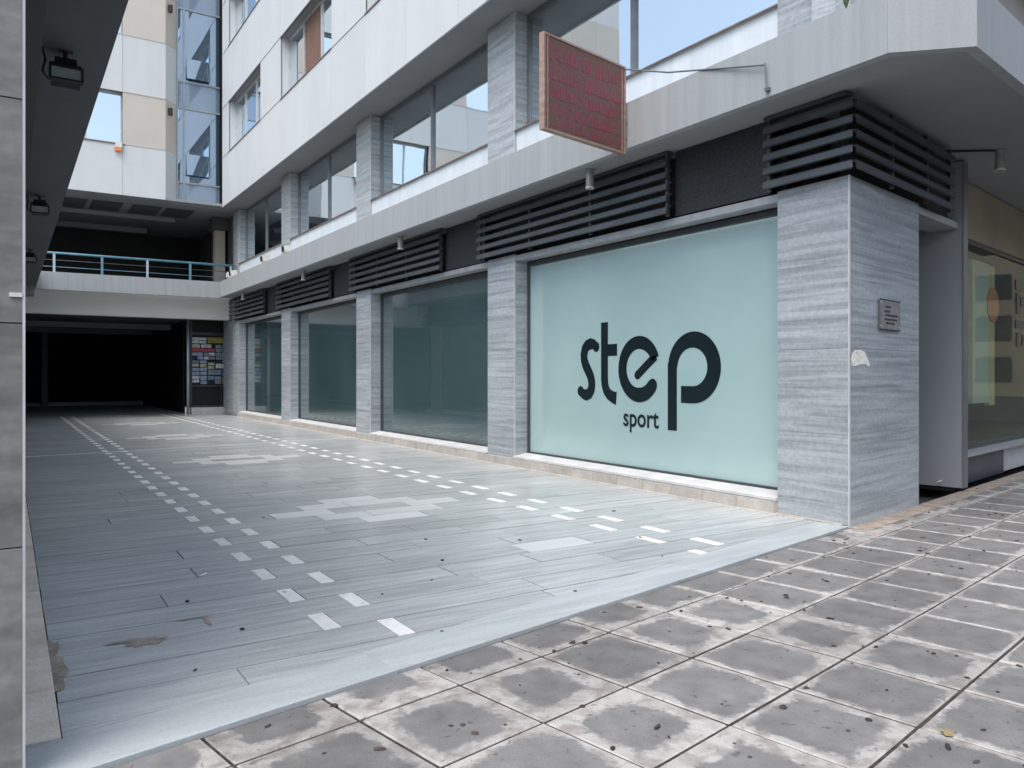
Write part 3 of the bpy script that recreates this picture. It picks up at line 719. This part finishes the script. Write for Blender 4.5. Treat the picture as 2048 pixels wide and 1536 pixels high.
part('sill', B(.0, 3.3, RY-.03, RY-.002, 9.17, 9.21), 'rust', ob)
# side return of the rear wing and blue glazed bay
for (z0, z1, wf) in bands: part('cladding_panel', MB().prism([(4.554,RY),(4.97,RY+.47),(4.95,RY+.49),(4.534,RY+.03)], z0+.004, z1-.004), 'tan' if wf else 'clad', ob)
part('wall', B(4.735, 7.0, RY+.56, 37, 7.61, TOP), 'dark', ob)
gy = RY+.5
bayf = MB()
zs = [7.50,8.28,10.90,11.84,14.40,15.5,18.0,TOP]
for z in zs: bayf.box(4.975, WX+.02, gy-.04, gy+.02, z-.03, z+.03)
for x in (5.0, 5.22): bayf.box(x-.025, x+.025, gy-.045, gy+.02, 7.53, TOP-.03)
bay = part('glazed_bay', bayf, 'frame_bay', ob)
for zi, (z0, z1) in enumerate(zip(zs, zs[1:])):
    spn = zi in (0, 2, 4, 6)
    for (x0, x1) in ((5.025,5.195),(5.245,WX+.02)):
        part('pane', B(x0, x1, gy, gy+.01, z0+.03, z1-.03), 'glass_spandrel' if spn else 'glass_blue', bay)
for z in (8.55, 11.95):      # tilted open sashes
    z1 = z+.75 if z < 9 else z+.72
    sash = part('open_sash', MB().hexa([(5.3,gy-.14,z),(6.1,gy-.14,z),(6.1,gy-.11,z),(5.3,gy-.11,z),(5.3,gy-.045,z1),(6.1,gy-.045,z1),(6.1,gy-.015,z1),(5.3,gy-.015,z1)]), 'glass_blue', bay)
for z in (10.45, 14.0):
    part('wall_lamp', MB().tube([(4.72,28.98,z),(4.72,28.98,z+.24)], .07), 'dark', ob)

wl_ = thing('alarm_fitting', (3.1, 28.86, 9.05), 'tiny white and orange fitting on the rear wall below the corner of its window', 'alarm')
part('housing', B(3.0,3.2,28.8,28.89,9.06,9.22), 'lampwhite', wl_); part('lens', B(2.98,3.18,28.79,28.88,8.93,9.055), 'orange', wl_)
# terrace and passage below the rear wing
part('terrace_floor', B(-1.5, 7.3, 29.41, 38, 4.45, 4.80), 'soffit', ob)
for a, b in ((-1.5,.6),(.6,2.7),(2.7,4.6),(4.6,6.395)):
    part('fascia_panel', B(a+.002, b-.002, 29.30, 29.40, 4.27, 4.85), 'fascia', ob)
part('walkway_soffit', B(-1.5, 7.3, 29.41, 33.0, 4.30, 4.36), 'cream', ob)  # given the pale beam colour to bounce light onto the beam
part('beam', B(-1.5, 7.09, 30.6, 31.0, 3.58, 4.298), 'cream', ob)
part('terrace_ceiling', B(-10, 7.65, 28.93, 38, 7.50, 7.59), 'soffit', ob)
for i, x in enumerate((1.35,2.45,3.7,4.8)):
    part('ceiling_panel', B(x, x+.95, 30.2, 31.9, 7.482, 7.4985), 'soffit_dark', ob)
part('ceiling_beam', B(-1.5, 5.4, 32.2, 32.5, 7.36, 7.4985), 'soffit', ob); part('ceiling_beam', B(-1.5, 4.8, 35.0, 35.3, 7.3, 7.4985), 'soffit', ob)
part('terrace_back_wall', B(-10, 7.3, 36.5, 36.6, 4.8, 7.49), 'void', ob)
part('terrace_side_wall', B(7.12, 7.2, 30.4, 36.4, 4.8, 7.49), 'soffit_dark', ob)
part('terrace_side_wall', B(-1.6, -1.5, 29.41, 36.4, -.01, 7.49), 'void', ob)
part('terrace_column', B(6.62, 6.98, 31.0, 31.4, 4.8, 7.0), 'opp', ob)
part('column_head', B(6.5, 7.1, 30.9, 31.5, 7.0, 7.49), 'soffit_dark', ob)
part('wall', B(7.10, 7.4, 29.95, 31.79, -.01, 4.29), 'marble', ob); part('wall', B(7.41, 7.5, 29.95, 38, -.01, 4.29), 'void', ob); part('wall', B(7.3, 7.6, 31.71, 38, 4.3, 7.49), 'dark', ob)
# passage: dark tunnel
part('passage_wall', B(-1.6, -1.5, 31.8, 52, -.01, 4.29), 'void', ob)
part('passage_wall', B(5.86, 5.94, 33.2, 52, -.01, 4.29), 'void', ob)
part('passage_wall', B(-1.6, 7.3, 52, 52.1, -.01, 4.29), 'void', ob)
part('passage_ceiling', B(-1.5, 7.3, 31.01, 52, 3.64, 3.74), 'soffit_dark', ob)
for y in (36, 41): part('passage_beam', B(-1.5, 5.86, y, y+.35, 3.42, 3.638), 'soffit', ob)
part('passage_step', B(-1.5, 5.86, 44.0, 52, -.01, .16), 'frame', ob)
part('passage_column', B(1.35,1.6,43,43.3,.0,3.63), 'frame_dark', ob)
# kiosk window at the end, to the right of the passage
kw = thing('display_window', (6.65, 32.0, 0), 'small dark shop window covered in notices beside the black passage', 'shop window')
part('back_panel', B(5.9, 7.35, 32.1, 33.1, .26, 3.63), 'void', kw)
mb = MB(); mb.box(5.86,5.98,31.98,32.09,.26,3.63); mb.box(5.98,7.4,31.98,32.05,.26,.32); mb.box(5.98,7.4,31.98,32.05,1.05,1.10); mb.box(5.98,7.4,31.98,32.05,3.06,3.16); mb.box(7.05,7.09,31.98,32.05,.32,1.05)
part('frame', mb, 'frame_dark', kw)
part('step', B(5.9, 7.3, 31.6, 31.975, 0, .25), 'coping', kw)
CO = {'w':(.85,.85,.88),'y':(.42,.36,.10),'r':(.60,.10,.15),'b':(.05,.30,.50),'g':(.32,.38,.46),'c':(.7,.7,.5),'l':(.45,.54,.72),'k':(.02,.03,.06)}
for k_, v_ in CO.items(): M['po_'+k_] = mat('notice_print_'+k_, v_, .6, tuple(min(1,x*.45) for x in v_), (26,26,34), 5, (.42,.58))
posts = [(5.99,6.53,2.72,2.98,'w'),(6.55,7.35,2.74,2.98,'y'),(5.99,6.30,2.56,2.70,'c'),(6.32,6.72,2.56,2.70,'w'),(5.99,6.84,2.40,2.545,'r'),(6.86,7.35,2.10,2.70,'g'),
         (5.99,6.4,2.1,2.385,'l'),(6.42,6.84,2.1,2.385,'g'),(6.86,7.35,1.98,2.08,'k'),(5.99,6.25,1.82,2.08,'g'),(6.27,6.55,1.82,2.08,'c'),(6.57,6.84,1.74,2.0,'c'),(6.86,7.35,1.76,1.96,'w'),
         (5.99,6.28,1.50,1.80,'l'),(6.30,6.55,1.50,1.80,'l'),(6.57,7.08,1.50,1.72,'g'),(7.10,7.35,1.46,1.74,'b'),(5.99,6.28,1.20,1.48,'w'),(6.30,6.55,1.14,1.48,'l'),(6.57,7.08,1.14,1.47,'g'),(7.10,7.35,1.14,1.43,'y')]
rn = random.Random(9)
for (a, b, z0, z1, k_) in posts:
    nx = max(1, round((b-a)/.22)); nz = max(1, round((z1-z0)/.16)) if k_ not in 'ry' else 1
    if k_ in 'ry': nx = 1
    for u in range(nx):
        for v in range(nz):
            kk = k_ if rn.random() < .6 else rn.choice('wlgckg'); kk = k_ if k_ in 'ryb' else kk
            q0 = a+(b-a)*u/nx; q1 = a+(b-a)*(u+1)/nx; w0 = z0+(z1-z0)*v/nz; w1 = z0+(z1-z0)*(v+1)/nz
            part('notice', B(q0+rn.uniform(0,.01), q1-.006-rn.uniform(0,.02), 32.06, 32.068, w0+rn.uniform(0,.01), w1-.006-rn.uniform(0,.02)), 'po_'+kk, kw)
tag(part('metal_post', MB().tube([(5.78,31.7,0),(5.78,31.7,3.63)], .055, 10), 'chrome', smooth=True), 'slim pale metal post standing at the mouth of the dark passage', 'post')

# walkway railing
rl = thing('walkway_railing', (2.5, 29.36, 4.85), 'blue painted metal railing along the upper walkway over the passage', 'railing')
part('top_rail', MB().tube([(-1.4,29.36,5.47),(6.95,29.36,5.47)], .04, 8), 'rail', rl, smooth=True)
part('lower_rail', MB().tube([(-1.4,29.36,5.02),(6.95,29.36,5.02)], .012, 6), 'rail', rl, smooth=True)
part('middle_rail', MB().tube([(-1.4,29.36,5.24),(6.95,29.36,5.24)], .012, 6), 'frame_dark', rl, smooth=True)
for i in range(7):
    x = -1.5+1.385*i; part('post', MB().box(x-.035,x+.035,29.33,29.39,4.85,5.44), 'rail' if i % 2 else 'chrome', rl)

# ------------------------------------------------------------ low building on the left
lb = thing('low_building', (-.4, 3.4, 0), 'single storey marble faced building with a deep dark canopy at the left edge', 'building')
LXF = .051
def lpier(y0):
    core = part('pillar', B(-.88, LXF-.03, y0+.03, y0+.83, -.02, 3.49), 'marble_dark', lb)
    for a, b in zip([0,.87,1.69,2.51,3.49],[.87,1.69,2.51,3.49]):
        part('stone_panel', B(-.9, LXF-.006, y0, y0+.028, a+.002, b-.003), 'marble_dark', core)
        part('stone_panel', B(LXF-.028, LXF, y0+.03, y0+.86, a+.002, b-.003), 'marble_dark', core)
    part('corner_trim', B(LXF-.005, LXF+.004, y0-.004, y0+.028, 0, 3.49), 'trim', core)
for k in range(5): lpier(3.375+PP*k)
part('paint_chip', B(.005, .046, 3.368, 3.3745, 1.785, 1.80), 'lampwhite', lb)
for k in range(5):
    y0 = 3.375+.86+PP*k; y1 = min(y0+PP-.86, 29.3)
    f = part('shop_window', B(-.30, -.24, y0, y1, .1, .2).box(-.30,-.24,y0,y1,3.3,3.4), 'frame_dark', lb); part('pane', B(-.28,-.27,y0,y1,.2,3.3), 'film_dark', f)
    part('sill', B(-.30, .0, y0, y1, 0.013, .1), 'coping', f)
part('wall', B(-9, -.31, 4.3, 29.3, -.02, 4.3), 'dark', lb)
part('wall', B(-9, -.905, 3.45, 4.3, -.02, 4.29), 'marble_dark', lb)
part('louvre_recess', B(-.2, .0, 3.4, 29.3, 3.49, 4.29), 'dark', lb)
for i in range(NS):
    z = 3.56+i*.148; part('louvre_slat', MB().hexa([(.04,3.3,z-.03),(.07,3.3,z-.03),(.07,29.2,z-.03),(.04,29.2,z-.03),(.15,3.3,z+.03),(.185,3.3,z+.03),(.185,29.2,z+.03),(.15,29.2,z+.03)]), 'dark', lb)
part('louvre_rail', B(.0,.19,3.3,29.2,4.22,4.288), 'dark', lb)
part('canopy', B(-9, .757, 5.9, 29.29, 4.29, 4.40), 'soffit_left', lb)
part('fascia_panel', B(.71, .755, 5.9, 29.29, 4.401, 4.86), 'fascia', lb)
mb = MB(); mb.hexa([(-9,5.84,4.29),(.757,5.84,4.29),(.757,5.898,4.29),(-9,5.898,4.29),(-9,5.84,4.86),(.757,5.84,4.86),(.757,5.898,4.86),(-9,5.898,4.86)]); part('fascia_panel', mb, 'fascia', lb)
part('roof', B(-9, .6, 3.4, 29.2, 4.74, 4.80), 'roof', lb)
part('beam', B(.2,.705,28.6,29.25,4.0,4.299), 'soffit', lb)

# floodlights under the left canopy
fl_lab = ['black floodlight with cable under the left canopy, the nearest and largest', 'black floodlight under the left canopy, between the nearest and the farthest', 'small black floodlight farthest along the left canopy near the walkway']
def floodlight(y):
    t = thing('floodlight', (.42, y, 4.30), 'x', 'floodlight', 'floodlights under the left canopy')
    part('bracket', MB().box(.36,.48,y-.03,y+.03,4.285,4.299).tube([(.42,y,4.29),(.42,y,4.16)], .018).box(.30,.315,y-.02,y+.02,4.06,4.18).box(.525,.54,y-.02,y+.02,4.06,4.18).box(.30,.54,y-.02,y+.02,4.165,4.18), 'dark', t)
    part('housing', MB().hexa([(.31,y-.08,4.0),(.53,y-.08,4.0),(.53,y+.04,3.99),(.31,y+.04,3.99),(.34,y-.05,4.22),(.50,y-.05,4.22),(.50,y+.10,4.20),(.34,y+.10,4.20)]), 'dark', t)
    part('rim', MB().box(.292,.548,y-.16,y-.082,3.995,4.01).box(.292,.548,y-.16,y-.082,4.10,4.115).box(.292,.31,y-.16,y-.082,4.01,4.10).box(.53,.548,y-.16,y-.082,4.01,4.10), 'dark', t)
    part('lens', B(.31,.53,y-.15,y-.10,4.01,4.10), 'lens', t)
    part('cable', MB().tube([(.20,y-.1,4.28),(.25,y-.06,4.27),(.27,y-.02,4.18),(.25,y+.02,4.10),(.29,y+.04,4.05),(.34,y+.05,4.10)], .009, 6), 'dark', t)
    return t
f0 = floodlight(7.75); f0['label'] = fl_lab[0]
def copy_tree(o, loc, label, par=None):
    c = o.copy(); C.objects.link(c)
    if par is None: c.location = loc; c['label'] = label
    else: c.parent = par
    for ch in o.children: copy_tree(ch, None, None, c)
    return c
copy_tree(f0, (.42,14.2,4.30), fl_lab[1]); copy_tree(f0, (.42,20.4,4.30), fl_lab[2])

# downlights below the right canopy
def downlight(x, y):
    t = thing('canopy_downlight', (x, y, 4.05), 'x', 'downlight', 'cylinder downlights hanging under the canopy')
    part('cylinder', MB().tube([(x,y,4.05),(x,y,4.285)], .055, 16), 'lampgrey', t, smooth=False)
    part('rim', MB().tube([(x,y,4.035),(x,y,4.06)], .060, 16), 'lampwhite', t); part('ceiling_plate', MB().tube([(x,y,4.285),(x,y,4.299)], .07, 16), 'lampgrey', t)
    part('lens', MB().tube([(x,y,4.034),(x,y,4.0345)], .045, 16), 'lens', t)
    return t
dl = downlight(6.66, 8.35); dl['label'] = 'grey cylinder downlight under the canopy just below the red hanging sign'
for (x, y, lab) in ((6.66,14.45,'grey cylinder downlight second from the red sign along the court canopy'),(6.66,20.6,'small grey cylinder downlight third along the court canopy'),
                    (6.66,27.0,'tiny cylinder downlight at the far end of the court canopy by the walkway'),(10.35,4.85,'grey cylinder downlight with a conduit under the street canopy at the right')):
    c = copy_tree(dl, (x,y,4.05), lab)
tag(part('conduit', MB().tube([(9.7,5.3,4.28),(10.0,5.08,4.28),(10.35,4.85,4.29)], .014, 6), 'dark'), 'thin dark conduit on the soffit leading to the street downlight', 'conduit')
# little white spot lamps on top of the court canopy
for i, (y, lab) in enumerate(((28.0,'white spot lamps on the canopy edge nearest the walkway railing'),(24.0,'small white spot lamp in the middle of the canopy top group'),(21.8,'small white spot lamp on the canopy edge farthest from the railing'))):
    t = thing('spot_lamp', (6.62, y, 4.85), lab, 'lamp', 'white spot lamps on top of the canopy')
    part('stand', MB().box(6.59,6.65,y-.04,y+.04,4.80,4.98), 'lampwhite', t)
    part('head', MB().hexa([(6.48,y-.12,4.93),(6.70,y-.12,4.96),(6.70,y+.12,4.96),(6.48,y+.12,4.93),(6.46,y-.12,5.10),(6.68,y-.12,5.14),(6.68,y+.12,5.14),(6.46,y+.12,5.10)]), 'lampwhite', t)
    part('lens', MB().hexa([(6.462,y-.1,4.95),(6.47,y-.1,4.95),(6.47,y+.1,4.95),(6.462,y+.1,4.95),(6.445,y-.1,5.09),(6.452,y-.1,5.09),(6.452,y+.1,5.09),(6.445,y+.1,5.09)]), 'dark', t)
    if i == 0: part('head', MB().box(6.5,6.7,y+.5,y+.75,4.95,5.12), 'lampwhite', t)

# hanging sign
sg = thing('projecting_sign', (5.64, 7.16, 4.2), 'faded crimson and brown square sign projecting from the canopy', 'sign')
sx, sy = cos(A), sin(A)
def gs(u, d, z): return (6.35+u*sx-d*sy, 7.30+u*sy+d*sx, z)
def GSB(mb, u0, u1, d0, d1, z0, z1): return mb.hexa([gs(u0,d0,z0),gs(u1,d0,z0),gs(u1,d1,z0),gs(u0,d1,z0),gs(u0,d0,z1),gs(u1,d0,z1),gs(u1,d1,z1),gs(u0,d1,z1)])
mb = MB(); GSB(mb, -1.425, -.03, -.028, .028, 4.225, 5.245)
part('panel', mb, 'sign', sg, uvf=lambda v: (((v.x-6.35)*sx+(v.y-7.3)*sy), v.z))
mb = MB()
for (u0, u1, z0, z1) in ((-1.45,-1.425,4.2,5.27),(-.03,0,4.2,5.27),(-1.425,-.03,4.2,4.223),(-1.425,-.03,5.247,5.27)): GSB(mb, u0, u1, -.036, .036, z0, z1)
part('frame', mb, 'pinkframe', sg)
mb = MB()
for u in (-1.395, -.075): GSB(mb, u, u+.018, -.034, -.0285, 4.23, 5.24)
part('inner_bead', mb, 'pinkframe', sg)
# illegible rows of faded lettering: glyph-like strokes
rr = random.Random(5)
for row, (zc, hh, u0, u1) in enumerate(((5.07,.17,-1.36,-.10),(4.85,.15,-1.30,-.14),(4.65,.14,-1.30,-.2),(4.46,.13,-1.2,-.12),(4.30,.10,-1.12,-.28))):
    mb = MB(); u = u0
    while u < u1:
        w_ = rr.uniform(.045,.085); h0 = hh*rr.uniform(.75,1)
        GSB(mb, u, u+.032, -.0315, -.0285, zc-h0/2, zc+h0/2)
        if rr.random() < .7: zz = zc+rr.choice((-.5,0,.38))*h0; GSB(mb, u+.022, u+w_, -.0315, -.0285, zz, zz+.03)
        if rr.random() < .5: GSB(mb, u+w_, u+w_+.03, -.0315, -.0285, zc-h0/2, zc+h0*rr.uniform(0,.5))
        u += w_+.055 if rr.random() > .16 else w_+.13
    part('faded_lettering', mb, 'crimson', sg, kind='stuff')
part('stay_rod', MB().tube([gs(-.02,.03,5.26),(6.42,6.6,5.0),(6.36,5.18,4.60)], .010, 8), 'frame', sg)
part('stay_bracket', MB().tube([(6.36,5.18,4.62),(6.36,5.16,4.36)], .009, 8).box(6.36,6.40,5.14,5.19,4.34,4.37), 'frame', sg)
part('fixing_arm', MB().tube([gs(-.01,.0,4.6),(6.42,7.32,4.6)], .02).tube([gs(-.01,.0,4.4),(6.42,7.32,4.4)], .02), 'rust', sg)

# plaque and torn sticker on the corner pillar
pq = thing('wall_plaque', sp(1.0,-.01,1.99), 'square grey engraved plaque screwed to the street side of the corner pillar', 'plaque')
mb = MB(); SB(mb, .72, 1.28, -.022, -.008, 1.99, 2.30); part('plate', mb, 'plaque', pq)
for s_ in (.75, 1.25):
    for z in (2.02, 2.27): part('screw', MB().tube([sp(s_,-.03,z), sp(s_,-.0,z)], .012, 8), 'chrome', pq)
mb = MB(); SB(mb, .705, 1.295, -.024, -.0225, 2.297, 2.31); SB(mb, .705, 1.295, -.024, -.0225, 1.98, 1.993); SB(mb, .705, .718, -.024, -.0225, 1.993, 2.297); part('rim', mb, 'plaque_txt', pq)
mb = MB()
for (a, b, z) in ((.86,1.02,2.22),(.84,1.0,2.17),(.86,1.2,2.13),(.84,1.18,2.085),(.88,1.12,2.045)):
    u = a
    while u < b: SB(mb, u, u+.018, -.0245, -.0225, z, z+.022); u += .027
part('engraving', mb, 'plaque_txt', pq, kind='stuff')
mb = MB(); pts = [(.06,1.60),(.10,1.585),(.2,1.60),(.3,1.61),(.40,1.61),(.47,1.585),(.50,1.60),(.46,1.65),(.42,1.69),(.37,1.735),(.27,1.755),(.15,1.75),(.08,1.72),(.05,1.66)]
n = len(pts); mb.v = [Vector(sp(a,-.004,b)) for a, b in pts]+[Vector(sp(a,-.0,b)) for a, b in pts]; mb.f = [list(range(n))]+[list(range(n,2*n))[::-1]]+[[i,n+i,n+(i+1)%n,(i+1)%n] for i in range(n)]
tag(part('torn_sticker', mb, 'paper'), 'torn white sticker remnant low on the corner pillar below the plaque', 'sticker')

# ------------------------------------------------------------ litter
lt = MB(); rr = random.Random(11)
def blob(x, y, z, r):
    b = len(lt.v); n = 7; st = rr.uniform(.6,1.5); an = rr.uniform(0,pi)
    for zz, rs in ((0,1),(.5,.85)):
        for k in range(n):
            a = 2*pi*k/n; q = r*rs*rr.uniform(.75,1.2); px, py = q*cos(a)*st, q*sin(a)/st
            lt.v.append(Vector((x+px*cos(an)-py*sin(an), y+px*sin(an)+py*cos(an), z+zz*r)))
    for k in range(n): j = (k+1) % n; lt.f.append([b+k,b+j,b+n+j,b+n+k])
    lt.f.append([b+n+k for k in range(n)])
for i in range(420):
    s_ = rr.uniform(-6.5,6); d = -rr.random()**1.1*3.4-.05
    x, y, _ = sp(s_, d); blob(x, y, -.019, rr.choice((.006,.008,.010,.013,.017)))
for (px, py) in ((1.16,4.72),(2.15,4.96),(3.3,4.3),(3.9,5.9),(2.6,5.1),(4.9,5.4),(2.13,4.05),(4.55,4.75),(1.0,5.5),(.8,4.2),(2.95,5.6),(2.26,8.3),(5.6,6.6),(3.2,6.4)): blob(px, py, .002, rr.choice((.010,.013,.016)))
part('litter_specks', lt, 'speck', kind='stuff')
bpy.data.objects['litter_specks']['label'] = 'dark crumbs and dried berries scattered over the paving'
tag(part('cigarette_end', MB().tube([(1.20,6.12,.008),(1.26,6.19,.008)], .006, 6), 'paper'), 'white cigarette end lying on the marble court floor at left', 'cigarette end')
ym = MB(); ym.v = [Vector(p) for p in ((3.30,1.76,-.012),(3.33,1.80,-.002),(3.37,1.79,-.010),(3.35,1.755,-.005),(3.32,1.74,-.012))]; ym.f = [[0,4,3,2,1]]
ym.v += [v+Vector((0,0,.001)) for v in ym.v]; ym.f += [[5,6,7,8,9]]
tag(part('dry_leaf', ym, 'yellow_leaf'), 'small curled yellow leaf on a pavement slab at lower right', 'leaf')

# ------------------------------------------------------------ street tree (crown above the frame, one leaf hanging into it)
tr = thing('street_tree', (7.2, -3.0, 0), 'street tree whose hanging leaf tip shows at the top edge', 'tree')
part('trunk', MB().tube([(7.2,-3.0,-.1),(7.22,-2.98,1.2),(7.15,-2.9,2.4),(7.2,-2.8,3.6),(7.3,-2.7,5.0)], [.17,.14,.125,.11,.06], 12), 'bark', tr, smooth=True)
lm = MB()
for k in range(9):
    a = k*2.4; L = 1.5+.4*(k % 3); lm.tube([(7.2,-2.8,3.4+.15*k),(7.2+.5*L*cos(a),-2.8+.5*L*sin(a),4.2+.15*k),(7.2+L*cos(a),-2.8+L*sin(a),4.7+.17*k)], [.05,.035,.012], 6)
lm.tube([(7.2,-2.8,3.9),(5.9,-1.0,4.7),(4.4,1.1,4.6),(3.62,2.38,3.62)], [.05,.035,.016,.003], 6)
part('limbs', lm, 'bark', tr)
lf = MB(); rr = random.Random(3)
for i in range(5200):
    a = rr.uniform(0,2*pi); u = rr.random()**.5*2.0; x = 7.2+u*cos(a); y = -2.8+u*sin(a); z = 4.3+rr.uniform(-.5,1.7)*(1-.12*u*u*.4)+.3*sin(3*a)+rr.uniform(-.2,.2)
    if math.sin(x*3.1+z*2)*math.sin(y*2.7-z) > .45: continue
    if .543*x+.84*y > .3 and z < 1.9+.52*(.543*x+.84*y)+.6: continue
    r = rr.uniform(.05,.09); th = rr.uniform(0,2*pi); ti = rr.uniform(-.7,.7); d1 = Vector((cos(th),sin(th),ti)).normalized(); d2 = d1.cross(Vector((rr.uniform(-.4,.4),rr.uniform(-.4,.4),1))).normalized()
    b = len(lf.v); p = Vector((x,y,z)); lf.v += [p-d1*r, p-d2*r*.4, p+d1*r, p+d2*r*.4]; lf.f.append([b,b+1,b+2,b+3])
part('crown', lf, 'leaf', tr)
hl = MB(); p = Vector((3.61,2.43,3.375)); rt = Vector((.84,-.543,0)); up = Vector((0,0,1)); fw = Vector((.543,.84,0))
hl.v = [p, p+up*.03-rt*.014, p+up*.09-rt*.024+fw*.01, p+up*.17-rt*.012+fw*.01, p+up*.24, p+up*.17+rt*.016, p+up*.09+rt*.026-fw*.01, p+up*.03+rt*.013]
hl.f = [[0,1,2,3,4,5,6,7]]; part('hanging_leaf', hl, 'leaf', tr)

# ------------------------------------------------------------ building across the street, behind the camera; two farther blocks added for glass reflections
op = thing('unseen_street_building', (6, -15, 0), 'beige apartment block with balconies standing across the street behind the viewer', 'building')
part('wall', B(-8, 24, -26, -15, -.16, 10), 'opp', op)
op2 = thing('unseen_street_building', (42, -17, 0), 'long unseen brown block added across the street farther right for the shop glass to reflect', 'building')  # added to cover the empty bright horizon mirrored in the shop glass
part('wall', B(25, 80, -26, -17, -.16, 16), 'tan', op2)
for q in range(12):
    f = part('window', B(26+4.4*q, 29+4.4*q, -16.99, -16.93, .9, 3.2), 'frame_dark', op2); part('pane', B(26.1+4.4*q, 28.9+4.4*q, -16.925, -16.91, 1.0, 3.1), 'glass', f)
    f = part('window', B(26+4.4*q, 29+4.4*q, -16.99, -16.93, 4.6, 6.6), 'frame_dark', op2); part('pane', B(26.1+4.4*q, 28.9+4.4*q, -16.925, -16.91, 4.7, 6.5), 'glass', f)
op3 = thing('unseen_street_building', (70, -5, 0), 'unseen dark brown block added beyond the right edge to darken the shop glass reflection', 'building')  # added out of view so the shop glass mirrors less bright sky
part('wall', B(70, 90, -40, 26, -.16, 15), 'shop_lightened', op3)
for q in range(14):
    for z in (1.0, 4.2, 7.4): part('window', B(69.93, 69.99, -38+4.4*q, -35.6+4.4*q, z, z+1.9), 'frame_dark', op3)
for fl in range(3):
    z = .3+3.2*fl
    for i in range(8):
        x = -6.5+3.9*i; f = part('window', B(x,x+1.7,-14.99,-14.93,z+.6,z+2.5), 'frame_light', op)
        part('pane', B(x+.08,x+1.62,-14.925,-14.91,z+.68,z+2.42), 'glass', f)
    if fl: part('balcony', B(-7.5,23.5,-14.99,-13.8,z-.15,z), 'clad', op); part('balcony_front', B(-7.5,23.5,-13.85,-13.78,z+.001,z+.95), 'clad', op)
